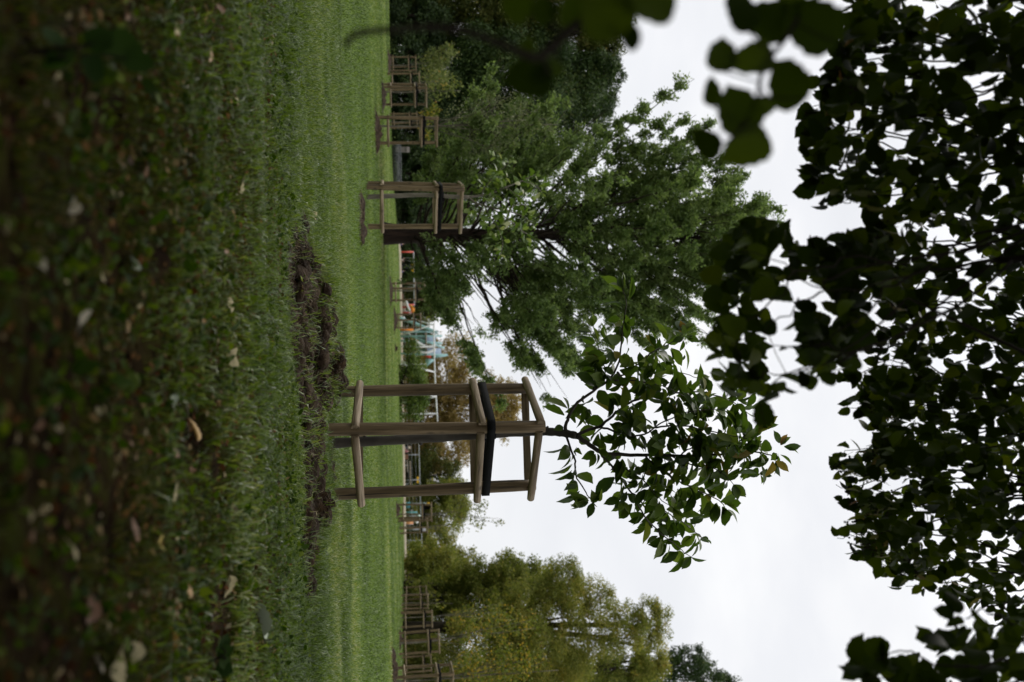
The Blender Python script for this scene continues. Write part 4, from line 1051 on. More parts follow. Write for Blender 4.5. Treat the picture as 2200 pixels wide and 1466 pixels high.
o, g = thing('bike_rack', 'row of low silver hoops behind the kerb left of the far guards', 'bike rack', 1172, 104); d = 104
for Y in (1161, 1167, 1173, 1179, 1185):
    a = at(886, Y, d) - g; tube('hoop', [(a[0], -.4, -.05), (a[0], -.38, .5), (a[0] , 0, .68), (a[0], .38, .5), (a[0], .4, -.05)], .035, M['greym'], o, 6)
tube('base_rail', [(at(870, 1159, d) - g)[0:1].tolist() + [-.4, .06], (at(870, 1187, d) - g)[0:1].tolist() + [-.4, .06]], .03, M['greym'], o)
o, g = thing('spring_rider', 'small white spring rider on the kerb line between the small slide and the orange pole', 'spring rider', 684, 99); d = 99
tube('body', [at(866, 681, d) - g, at(868, 685, d) - g, at(871, 689, d) - g], .11, M['white'], o); tube('spring', [(0, 0, -.05), at(867, 685, d) - g], .06, M['iron'], o); tube('handle', [at(869, 687, d - .2) - g, at(873, 687, d) - g], .03, M['red'], o)

# wire fence on the right
o, g = thing('wire_fence', 'thin grey wire mesh fence with tall posts running behind the playground tables', 'fence', 1120, 107); d = 107
rail_ = [(893, 690), (897, 860), (900, 960), (903, 1080), (906, 1160), (909, 1240), (912, 1310)]
tube('rail', [at(X, Y, d) - g for X, Y in rail_], .045, M['greym'], o)
for i in range(3): tube('wire', [at(X - 8 - 8 * i, Y, d) - g for X, Y in rail_], .012, M['greym'], o, 5)
for Y in (690, 760, 866, 922, 977, 1031, 1085, 1137, 1161, 1212, 1262, 1310):
    X = np.interp(Y, [q[1] for q in rail_], [q[0] for q in rail_]); a = at(X, Y, d) - g; tube('post', [(a[0], a[1], -.3), a], .045, M['greym'], o)
for i, Y in enumerate((1027.5, 1035.5)):
    s, gg = thing('fence_sign', ['left', 'right'][i] + ' one of two small yellow plates high on the wire fence', 'sign', Y, 106.8, 'yellow plates on the wire fence')
    board('plate', 895, 899.5, Y - 3, Y + 2.5, 106.8, .03, M['yellow'], s, gg); board('bracket', 899.5, 902, Y - .5, Y + .5, 106.85, .04, M['greym'], s, gg)
s, gg = thing('fence_sign', 'plain grey board on the wire fence behind the lower overlapping guard', 'sign', 1138, 106.8); board('plate', 903, 915, 1135, 1141, 106.8, .04, plain('grey_board', (.42, .40, .42), .6), s, gg); board('post', 872, 903, 1137.5, 1138.5, 106.9, .05, M['greym'], s, gg)

# iron railing and board gate under the dark trees
o, g = thing('iron_railing', 'low dark iron railing at the lawn edge behind the second nearest guard', 'railing', 350, 63.5); d = 63.5
x0 = at(850, 305, d)[0] - g[0]; x1 = at(850, 396, d)[0] - g[0]
tube('rail', [(x0, 0, .52), (x1, 0, .52)], .02, M['iron'], o); tube('rail', [(x0, 0, .12), (x1, 0, .12)], .02, M['iron'], o)
for x in np.linspace(x0, x1, 30): tube('bar', [(x, 0, -.02), (x, 0, .6)], .012, M['greym'], o, 5)
o, g = thing('board_gate', 'weathered grey board gate under the dark trees behind the wispy sapling guard', 'gate', 322, 64.5); d = 64.5
for k in range(4): board('board', 850, 880, 316 + 3 * k, 318.7 + 3 * k, d, .05, M['board'], o, g)
board('cross_bar', 872, 875, 315.6, 328.4, d - .06, .05, M['board'], o, g)

# ------------------------------------------------------------------ people at the playground (far away, 5-25 pixels)
def person(label, Y, d, H, rz, pose, top, legs, skin=(.5, .32, .24), hair=(.05, .03, .02), lift=0.0):
    g = gbase(Y, d); root = empty('person', (g[0], g[1], g[2] + lift), rz); tag(root, label, 'person')
    k = H / 1.7
    J = {'pel': (0, 0, .92), 'chest': (0, 0, 1.28), 'neck': (0, 0, 1.45), 'head': (0, .02, 1.6)}
    for s, n in ((-1, 'l'), (1, 'r')):
        J.update({'hip' + n: (s * .1, 0, .88), 'kn' + n: (s * .11, .02, .48), 'an' + n: (s * .11, 0, .08), 'to' + n: (s * .12, .16, .03),
                  'sh' + n: (s * .18, 0, 1.38), 'el' + n: (s * .24, 0, 1.1), 'wr' + n: (s * .25, .08, .86), 'ha' + n: (s * .25, .12, .76)})
    J.update(pose)
    def skin_obj(name, chain, rad, mat, parent):
        names = list(dict.fromkeys(n for e in chain for n in e)); me = bpy.data.meshes.new(name)
        me.from_pydata([tuple(c * k for c in J[n]) for n in names], [(names.index(a), names.index(b)) for a, b in chain], [])
        o = bpy.data.objects.new(name, me); COL.objects.link(o); o.parent = parent; me.materials.append(mat)
        md = o.modifiers.new('Skin', 'SKIN')
        for n, v in zip(names, me.skin_vertices[0].data): v.radius = (rad[n] * k, rad[n] * k); v.use_root = n == names[0]
        o.modifiers.new('Sub', 'SUBSURF').levels = 1
        return o
    rad = {'pel': .15, 'chest': .16, 'neck': .055, 'head': .105}
    for n in 'lr': rad.update({'hip' + n: .09, 'kn' + n: .06, 'an' + n: .042, 'to' + n: .035, 'sh' + n: .065, 'el' + n: .045, 'wr' + n: .033, 'ha' + n: .03})
    allc = [('pel', 'chest'), ('chest', 'neck'), ('neck', 'head')]
    for n in 'lr': allc += [('pel', 'hip' + n), ('hip' + n, 'kn' + n), ('kn' + n, 'an' + n), ('an' + n, 'to' + n), ('chest', 'sh' + n), ('sh' + n, 'el' + n), ('el' + n, 'wr' + n), ('wr' + n, 'ha' + n)]
    body = skin_obj('body', allc, rad, plain('skin', skin, .6), root)
    rt = {a: rad[a] * 1.14 for a in rad}
    skin_obj('top', [('pel', 'chest'), ('chest', 'shl'), ('chest', 'shr'), ('shl', 'ell'), ('shr', 'elr')], rt, plain('top_cloth', top, .9), root)
    skin_obj('trousers', [('pel', 'hipl'), ('pel', 'hipr'), ('hipl', 'knl'), ('hipr', 'knr'), ('knl', 'anl'), ('knr', 'anr')], rt, plain('trouser_cloth', legs, .9), root)
    h = np.array(J['head']) * k; mb = MB(); P = np.array([h + np.array([0, -.03 * k, (.02 + .11 * q) * k]) for q in np.linspace(-.6, 1, 7)])
    V, F = tube_arrays(P, [.10 * k, .118 * k, .12 * k, .115 * k, .1 * k, .07 * k, .02 * k], 9); mb.add(V, F); mb.build('hair', plain('hair', hair, .7), root, True)
SIT = {'pel': (0, 0, .12), 'chest': (0, -.06, .5), 'neck': (0, -.06, .66), 'head': (0, -.03, .82), 'hipl': (-.1, .03, .11), 'hipr': (.1, .03, .11), 'knl': (-.13, .42, .32), 'knr': (.13, .45, .28), 'anl': (-.13, .72, .06), 'anr': (.13, .78, .06), 'tol': (-.13, .86, .05), 'tor': (.13, .92, .05),
       'shl': (-.18, -.06, .58), 'shr': (.18, -.06, .58), 'ell': (-.24, .1, .36), 'elr': (.24, .1, .36), 'wrl': (-.2, .3, .34), 'wrr': (.2, .3, .34), 'hal': (-.18, .38, .34), 'har': (.18, .38, .34)}
SWING = {'pel': (0, 0, .3), 'chest': (0, -.26, .52), 'neck': (0, -.38, .62), 'head': (0, -.46, .72), 'hipl': (-.09, .04, .3), 'hipr': (.09, .04, .3), 'knl': (-.1, .42, .38), 'knr': (.1, .42, .38), 'anl': (-.1, .8, .34), 'anr': (.1, .8, .34), 'tol': (-.1, .9, .42), 'tor': (.1, .9, .42),
         'shl': (-.17, -.28, .58), 'shr': (.17, -.28, .58), 'ell': (-.27, -.06, .66), 'elr': (.27, -.06, .66), 'wrl': (-.27, .06, .84), 'wrr': (.27, .06, .84), 'hal': (-.27, .08, .92), 'har': (.27, .08, .92)}
WALK = {'knl': (-.11, .16, .5), 'anl': (-.11, .22, .1), 'tol': (-.11, .38, .04), 'knr': (.11, -.06, .48), 'anr': (.11, -.3, .12), 'tor': (.11, -.16, .03), 'ell': (-.25, -.12, 1.12), 'wrl': (-.25, -.02, .9), 'hal': (-.25, .04, .82), 'elr': (.25, .1, 1.12), 'wrr': (.25, .28, .98), 'har': (.25, .36, .94)}
person('person in a purple top and light blue trousers sitting low beside the red swing post', 526, 112, 1.6, R(-90), SIT, (.14, .10, .2), (.32, .42, .52))
person('person in a white and pink top leaning back on the distant swing', 556, 115, 1.3, R(90), SWING, (.62, .5, .5), (.12, .12, .15), lift=.05)
person('person in dark clothes with fair hair standing beside the swing', 573, 112, 1.55, R(60), WALK, (.03, .03, .04), (.03, .03, .035), (.6, .4, .3), (.45, .3, .18))
person('person in a blue jacket crouching by the swing beside the one in dark clothes', 584, 113, 1.2, R(-70), SIT, (.12, .14, .32), (.06, .06, .08))
person('person in a pink top sitting by the kerb left of the brown bin', 970, 100, 1.5, R(80), SIT, (.5, .2, .22), (.3, .28, .26))
person('person in a cream top standing by the kerb beside the nearest sapling stem', 963, 104, 1.0, R(140), WALK, (.6, .52, .42), (.1, .1, .12))

# ------------------------------------------------------------------ the big lime tree the camera stands under
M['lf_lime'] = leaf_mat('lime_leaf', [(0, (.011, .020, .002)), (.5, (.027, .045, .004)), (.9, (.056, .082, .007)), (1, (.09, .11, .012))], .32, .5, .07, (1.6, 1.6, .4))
M['lf_bract'] = leaf_mat('lime_bract', [(0, (.12, .14, .05)), (.6, (.22, .2, .08)), (1, (.22, .09, .045))], .35, .5, .3)

LIMEN = (LIME[0] * np.array([.86, 1.0, 1.15]), LIME[1])
def inpoly(x, y, poly):
    x = np.asarray(x); y = np.asarray(y); r = np.zeros(x.shape, bool); n = len(poly)
    for i in range(n):
        x0, y0 = poly[i]; x1, y1 = poly[(i + 1) % n]
        if y0 == y1: continue
        c = (y0 > y) != (y1 > y); r ^= c & (x < (x1 - x0) * (y - y0) / (y1 - y0) + x0)
    return r

MAINB = [(-260, 1860), (0, 1850), (40, 1840), (95, 1815), (130, 1800), (205, 1805), (245, 1775), (270, 1755), (300, 1760), (330, 1770), (365, 1790), (385, 1775), (415, 1790), (440, 1840), (470, 1900), (500, 1880), (540, 1830), (600, 1870), (640, 1900), (690, 1925), (740, 1920), (780, 1895), (830, 1855), (870, 1870), (920, 1895), (960, 1885), (985, 1840), (1020, 1825), (1050, 1840), (1090, 1860), (1130, 1850), (1160, 1840), (1185, 1865), (1215, 1900), (1240, 1950), (1265, 2005), (1285, 2060), (1300, 2135), (1330, 2160), (1365, 2150)]
MAIN = [(x, y) for y, x in MAINB] + [(2420, 1380), (2420, -260)]
LOWR = [(2190, 1345), (2110, 1350), (2050, 1365), (1975, 1385), (1895, 1395), (1860, 1410), (1850, 1450), (1845, 1620), (2420, 1620), (2420, 1300)]
SP1 = [(1560, 525), (1630, 485), (1690, 480), (1720, 545), (1800, 535), (1880, 490), (1930, 520), (1930, 610), (1840, 640), (1740, 590), (1670, 610), (1640, 660), (1650, 720), (1640, 790), (1650, 840), (1610, 868), (1565, 850), (1545, 820), (1560, 770), (1535, 715), (1550, 650), (1535, 585)]
SP2 = [(1735, 690), (1765, 655), (1830, 640), (1880, 680), (1865, 735), (1830, 780), (1785, 800), (1735, 765)]
HOLES = [(1900, 455, 38, 26), (1965, 195, 22, 16), (1890, 130, 34, 26), (2040, 640, 26, 22), (2085, 540, 22, 30), (2060, 1415, 45, 14), (1990, 1090, 16, 18), (2110, 860, 18, 14), (2090, 30, 24, 18), (1985, 20, 20, 24), (2160, 410, 24, 14), (2120, 1030, 14, 16), (2040, 300, 16, 16)]

def lime():
    rng = np.random.default_rng(77)
    base = np.array([-1.3, -3.4, 0.0]); root = empty('lime_tree', base)
    tag(root, 'big lime tree whose dark leafy branches hang overhead and fill the top of the view', 'tree')
    mb = MB(); P = spline(np.array([[0, 0, -.2], [0, 0, .4], [.1, .05, 2], [.15, .1, 4.5], [.1, .3, 8], [.1, .3, 10.5]]), 4)
    V, F = tube_arrays(P, np.interp(P[:, 2], [-.2, .5, 3, 10.5], [.42, .32, .25, .05]), 14); mb.add(V, F); mb.build('trunk', M['barkdark'], root, True)
    limbs = []
    for tgt in [(-2.2, 3.6, 3.6), (-.3, 3.9, 3.9), (1.4, 3.6, 3.6), (3.4, 2.0, 3.6), (4.8, -1.5, 5), (-4.8, 1.0, 4.6), (-5, -4, 5), (0, -8.5, 5), (3.5, -6.5, 5.5)]:
        t = np.array(tgt) - base; s = np.array([.12, .08, 2.1 + rng.random() * .8])
        m_ = s + (t - s) * .5 + np.array([0, 0, 1.0]); Q = spline(np.array([s, m_, t]), 6); mb = MB()
        V, F = tube_arrays(Q, np.linspace(.12, .02, len(Q)), 9); mb.add(V, F); limbs.append((mb.build('limb', M['barkdark'], root, True), Q))
    def nearest_limb(p):
        b = None
        for o, Q in limbs[:4]:
            dd = np.linalg.norm(Q - p, axis=1); i = int(np.argmin(dd))
            if b is None or dd[i] < b[0]: b = (dd[i], Q[i], o)
        return b
    def leaf_frames(n, down=.75, sp=.6):
        A = norm(np.array([0, .05, -down]) + rng.normal(size=(n, 3)) * sp); N = norm(rng.normal(size=(n, 3)) + np.array([0, -.25, .35])); return A, N
    def spray(poly, n, d0, d1, size, twigs, tw0, holes=True, fruit=0, slant=0.0):
        """one leafy branch: twigs from the limb into the region, leaves hung along and round them"""
        poly = np.array(poly, float); lo = poly.min(0); hi = poly.max(0)
        X = rng.uniform(lo[0], hi[0], n * 8); Y = rng.uniform(lo[1], hi[1], n * 8); k = inpoly(X, Y, [tuple(q) for q in poly])
        if holes:
            for (hx, hy, ra, rb) in HOLES: k &= ((X - hx) / ra) ** 2 + ((Y - hy) / rb) ** 2 > rng.uniform(.6, 1.2, len(X))
        if holes: k &= vnoise(X, Y, 52, 41) * .75 + vnoise(X, Y, 24, 42) * .5 > .41
        else: k &= vnoise(X, Y, 34, 43) > .36
        X, Y = X[k][:n], Y[k][:n]; n = len(X)
        d = rng.uniform(d0, d1, n) + slant * (X - lo[0]) / (hi[0] - lo[0])
        Pn = np.array([at(x, y, q) for x, y, q in zip(X, Y, d)]) - base
        c = Pn.mean(0); nd, s, lb = nearest_limb(c)
        TIPS = []; bm = MB(); s2 = at(*tw0) - base
        V, F = tube_arrays(spline(np.array([s, (s + s2) / 2 + np.array([0, 0, .12]), s2]), 5), np.linspace(.02, .010, 11), 7); bm.add(V, F)
        for tw in twigs:
            tp = [s2] + [at(x, y, q) - base for x, y, q in tw]
            Q = spline(np.array(tp), 5); wv = np.cumsum(rng.normal(size=Q.shape) * .012, axis=0); Q = Q + wv - wv[-1] * np.linspace(0, 1, len(Q))[:, None]; TIPS.append(Q[int(len(Q) * .55):])
            V, F = tube_arrays(Q, np.linspace(.0045, .0012, len(Q)), 6); bm.add(V, F)
        EX = []
        for q in TIPS:
            for _ in range(5):
                EX.append(q[min(len(q) - 1, int(len(q) * rng.random() ** .6))] + rng.normal(size=3) * .022)
        Pn = np.vstack([Pn, np.array(EX)]); n = len(Pn)
        A, N = leaf_frames(n); S = size * rng.uniform(.6, 1.2, n); wob = rng.normal(size=(n, 3)) * .01
        br = bm.build('branch', M['barkdark'], root, True); lm = MB()
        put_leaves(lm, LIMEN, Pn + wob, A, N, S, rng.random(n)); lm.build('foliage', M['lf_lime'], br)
        return br, Pn
    T = lambda *a: list(a)
    def fan(Y0, Y1, d, n=12, x1=1880):
        out = []
        for Y in np.linspace(Y0 + 15, Y1 - 15, n):
            xb = np.interp(Y, [q[0] for q in MAINB], [q[1] for q in MAINB]); out.append([((2250 + xb) / 2, Y + rng.uniform(-25, 25), d), (xb + 60, Y + rng.uniform(-15, 15), d), (xb - 48 * rng.random() ** 1.4, Y + rng.uniform(-12, 12), d)])
        return out
    def slab(Y0, Y1):
        ys = [Y0] + [q[0] for q in MAINB if Y0 < q[0] < Y1] + [Y1]
        return [(np.interp(y, [q[0] for q in MAINB], [q[1] for q in MAINB]), y) for y in ys] + [(2420, Y1), (2420, Y0)]
    brs = []
    for (Y0, Y1, n, d0, d1, sz) in [(-260, 60, 480, 2.7, 3.9, .074), (40, 235, 480, 2.7, 3.8, .074), (215, 440, 520, 2.8, 3.9, .074), (420, 640, 470, 3.0, 4.2, .074), (620, 840, 540, 3.2, 4.4, .072), (820, 990, 640, 3.4, 4.6, .069), (970, 1140, 720, 3.6, 4.8, .067), (1120, 1360, 720, 3.6, 4.8, .067)]:
        n = int(n * 1.18); sz = sz * .86
        dm = (d0 + d1) / 2; brs.append(spray(slab(Y0, Y1), n, d0, d1, sz, fan(Y0, Y1, dm), (2300, (Y0 + Y1) / 2, dm)))
    spray(LOWR, 330, 2.3, 2.9, .064, [[(2120, 1420, 2.3), (1960, 1400, 2.3), (1880, 1420, 2.3)], [(2100, 1480, 2.3), (1950, 1470, 2.3), (1860, 1460, 2.3)], [(2150, 1330, 2.3), (2080, 1330, 2.3)], [(2150, 1450, 2.4), (2055, 1458, 2.4), (1990, 1450, 2.4)]], (2300, 1450, 2.35))
    spray(SP1, 380, 2.8, 3.4, .062, [[(2150, 480, 2.6), (1950, 555, 2.6), (1830, 595, 2.55), (1700, 560, 2.5), (1590, 540, 2.5)], [(1950, 560, 2.6), (1760, 575, 2.55), (1655, 625, 2.5), (1570, 700, 2.5), (1590, 830, 2.5)], [(1830, 595, 2.55), (1760, 658, 2.5), (1655, 703, 2.5), (1570, 740, 2.5)], [(1905, 700, 2.5), (1830, 742, 2.5), (1740, 782, 2.5), (1668, 817, 2.5), (1610, 850, 2.5)]], (2250, 470, 2.65), holes=False)
    spray(SP2, 100, 2.8, 3.2, .062, [[(2000, 610, 2.6), (1900, 680, 2.55), (1820, 720, 2.5), (1745, 740, 2.5)], [(1830, 735, 2.5), (1760, 728, 2.5), (1662, 742, 2.5)]], (2150, 560, 2.6), holes=False)
    # single leaves standing off the sprays, and the two dangling sprays near the lens
    def placed(pts, twig, d, label, tw_r=.0035):
        n = len(pts); bm = MB()
        Q = spline(np.array([at(x, y, q) for x, y, q in twig]) - base, 6); nd, s, lb = nearest_limb(Q[0])
        V, F = tube_arrays(np.vstack([spline(np.array([s, (s + Q[0]) / 2 + np.array([0, 0, .15]), Q[0]]), 4), Q[1:]]), np.concatenate([np.linspace(.02, tw_r * 1.3, 9), np.linspace(tw_r * 1.3, tw_r * .7, len(Q) - 1)]), 7); bm.add(V, F)
        PP = []; AA = []; NN = []; SS = []
        for (X, Y, L, ang, dd, tilt) in pts:
            a = math.cos(R(ang)) * EU + math.sin(R(ang)) * EH          # direction the tip points: 0 = right, 90 = up
            c = at(X, Y, dd); Lm = L * 1.02 * dd / FPX; c = c - a * Lm * .5
            PP.append(c - base); AA.append(a + Fw * tilt * .4); NN.append(-Fw + tilt * np.cross(a, Fw)); SS.append(Lm)
            j = int(np.argmin(np.linalg.norm(Q - (c - base), axis=1)))
            V, F = tube_arrays(np.array([Q[j], (Q[j] + c - base) / 2 + np.array([0, 0, -.004]), c - base]), .0013, 5, False); bm.add(V, F)
        br = bm.build('branch', M['barkdark'], root, True); lm = MB()
        put_leaves(lm, LIMEN, np.array(PP), np.array(AA), np.array(NN), np.array(SS), rng.random(n) * .8); lm.build('foliage', M['lf_lime'], br)
    placed([(1740, 45, 140, 230, 1.3, .2), (1590, 20, 95, 200, 1.3, -.3), (1645, 40, 105, 250, 1.35, .3), (1552, 112, 80, 175, 1.3, .1), (1612, 128, 92, 280, 1.3, -.2), (1690, 165, 120, 215, 1.28, .8), (1585, 228, 115, 200, 1.3, .2), (1530, 195, 60, 170, 1.33, -.5), (1600, 320, 105, 300, 1.3, .3), (1512, 300, 80, 240, 1.34, .9),
            (1700, 10, 110, 180, 1.4, -.4), (1635, 235, 60, 320, 1.35, .6)],
           [(2100, -80, 1.45), (1900, -30, 1.4), (1760, -10, 1.35), (1690, 80, 1.3), (1640, 150, 1.3), (1620, 235, 1.3), (1570, 300, 1.3)], 1.3, '')
    placed([(1300, 10, 140, 200, 1.1, .3), (1385, 5, 120, 250, 1.1, -.3), (1345, 62, 75, 230, 1.12, 1.2), (1240, 5, 100, 190, 1.15, .4), (1165, 15, 70, 210, 1.15, .3), (1105, 10, 75, 230, 1.2, .2), (1130, 95, 55, 185, 1.2, .6), (1128, 165, 105, 275, 1.2, .4), (1175, 150, 60, 300, 1.2, .8)],
           [(1900, -120, 1.25), (1600, -60, 1.2), (1400, -30, 1.15), (1250, 45, 1.15), (1165, 118, 1.15), (1125, 115, 1.15), (1080, 95, 1.15), (1000, 66, 1.15), (930, 57, 1.15), (860, 62, 1.15), (768, 72, 1.15), (740, 99, 1.15)], 1.15, '', .005)
    placed([(1690, 1, 0.1, 0, 2.5, 0), (1722, 690, 44, 200, 2.5, .4), (1735, 818, 40, 240, 2.5, .1), (1725, 812, 36, 190, 2.5, -.4), (1778, 812, 38, 260, 2.5, .3), (1832, 785, 36, 300, 2.5, .2), (1640, 885, 55, 190, 2.5, .3), (1655, 700, 40, 170, 2.5, .4)][1:],
           [(1950, 640, 2.6), (1880, 705, 2.55), (1830, 742, 2.5), (1745, 782, 2.5), (1668, 817, 2.5), (1635, 870, 2.5)], 2.5, '', .0025)
    # little winged fruits along the fringe
    fm = MB(); bl = []
    edge = [q for q in MAINB if q[0] > 60]
    for _ in range(150):
        Y = rng.uniform(60, 1290) if rng.random() < .35 else rng.uniform(940, 1260); x = np.interp(Y, [q[0] for q in MAINB], [q[1] for q in MAINB]) + rng.uniform(-32, 60); dd = rng.uniform(3.6, 4.4) if Y > 800 else rng.uniform(2.7, 3.3)
        p = at(x, Y, dd) - base
        for q in range(rng.integers(1, 4)):
            c = p + rng.normal(size=3) * .012; zz = np.linspace(-1, 1, 5); V, F = tube_arrays(np.array([c + np.array([0, 0, .0045 * z]) for z in zz]), .0048 * np.sqrt(np.clip(1.05 - zz ** 2, .05, 1)), 6); fm.add(V, F)
            V, F = tube_arrays(np.array([c, c + np.array([rng.normal() * .01, 0, .035])]), .0007, 3, False); fm.add(V, F)
        bl.append(p)
    o = fm.build('fruit_clusters', M['barkdark'], root); o['kind'] = 'stuff'
    bl = np.array(bl)[::2]; n = len(bl); A, N = leaf_frames(n, .9, .4); bmx = MB(); put_leaves(bmx, (CHERRY[0] * np.array([.5, 1, 1]), CHERRY[1]), bl + np.array([0, 0, .05]), A, N, rng.uniform(.05, .075, n), rng.random(n)); o = bmx.build('bracts', M['lf_bract'], root); o['kind'] = 'stuff'
    # the crown overhead and behind
    cm = MB(); n = 105000; C = np.array([-.6, -2.6, 5.9]); Rr = np.array([7.4, 6.9, 4.4])
    dv = rdir(n, rng); q = rng.random(n) ** .42; Pn = C + dv * q[:, None] * Rr; Pn[:, 2] = np.maximum(Pn[:, 2], 1.9 + rng.random(n) * .8 + .02 * ((Pn[:, 0]) ** 2))
    rel = Pn - camP; zf = rel @ Fw; X = CX + FPX * (rel @ EH) / np.maximum(zf, .01); Y = CY + FPX * (rel @ EU) / np.maximum(zf, .01)
    vis = (zf > .02) & (X < 2260) & (X > -400) & (Y > -330) & (Y < 1800); k = ~vis & (np.linalg.norm(rel, axis=1) > 1.2)
    Pn = Pn[k]; n = len(Pn); A, N = leaf_frames(n, .5, .8)
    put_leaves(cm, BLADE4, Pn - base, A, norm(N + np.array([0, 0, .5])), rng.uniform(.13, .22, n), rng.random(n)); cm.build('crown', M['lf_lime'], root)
lime()

# ------------------------------------------------------------------ fallen leaves and low plants near the camera
M['fl_cream'] = leaf_mat('cream_dead_leaf', [(0, (.36, .31, .17)), (1, (.50, .43, .25))], .15, .7, .1, (1, 1, 1))
M['fl_white'] = leaf_mat('whitish_dead_leaf', [(0, (.28, .25, .18)), (1, (.38, .34, .25))], .1, .7, .1, (1, 1, 1))
M['fl_ochre'] = leaf_mat('ochre_dead_leaf', [(0, (.30, .17, .045)), (1, (.42, .25, .06))], .15, .55, .3, (1, 1, 1))
M['fl_brown'] = leaf_mat('brown_dead_leaf', [(0, (.13, .06, .025)), (1, (.22, .11, .05))], .1, .6, .25, (1, 1, 1))
M['fl_grey'] = leaf_mat('grey_green_dead_leaf', [(0, (.19, .23, .16)), (1, (.27, .31, .22))], .1, .6, .2, (1, 1, 1))
M['fl_pink'] = leaf_mat('pinkish_dead_leaf', [(0, (.32, .22, .23)), (1, (.38, .27, .28))], .1, .6, .25, (1, 1, 1))
M['fl_yel'] = leaf_mat('yellow_dead_leaf', [(0, (.40, .30, .05)), (1, (.5, .38, .07))], .2, .55, .3, (1, 1, 1))
M['fl_lemon'] = leaf_mat('yellow_green_fallen_leaf', [(0, (.22, .28, .04)), (1, (.3, .36, .05))], .3, .5, .3, (1, 1, 1))
FG = 'fallen leaves on the turf'
def fallen(X, Y, L, mat, label, rng, tpl=LIME, group=FG, curl=None):
    p = ground_at(X, Y); z = float(near_z(np.array([p[0]]), np.array([p[1]]))[0]); d = p[1]
    T = tpl[0].copy(); c = rng.uniform(.2, .9) if curl is None else curl
    T[:, 2] += c * T[:, 0] ** 2 * rng.choice([-1, 1]) * 1.2 + c * .5 * (T[:, 1] - .5) ** 2
    T[:, 1] -= .5; T = T * (L * d / FPX * 1.05)
    # finer mesh: subdivide rows by midpoints for a soft curl
    mb = MB(); mb.add(T, tpl[1], rng.random()); o = mb.build('fallen_leaf', M[mat], None, True)
    st, sF = tube_arrays(np.array([T[1] * 1.0, T[1] * 1.35 + np.array([0, 0, .002])]), L * d / FPX * .018, 5)
    ms = MB(); ms.add(st, sF); ms.build('stalk', M['barkdark'], o)
    o.location = (p[0], d, z + .014 + L * d / FPX * .08); o.rotation_euler = (rng.uniform(-.3, .3), rng.uniform(-.35, .35), rng.uniform(0, 6.28))
    tag(o, label, 'leaf', group); return o
rl = np.random.default_rng(91)
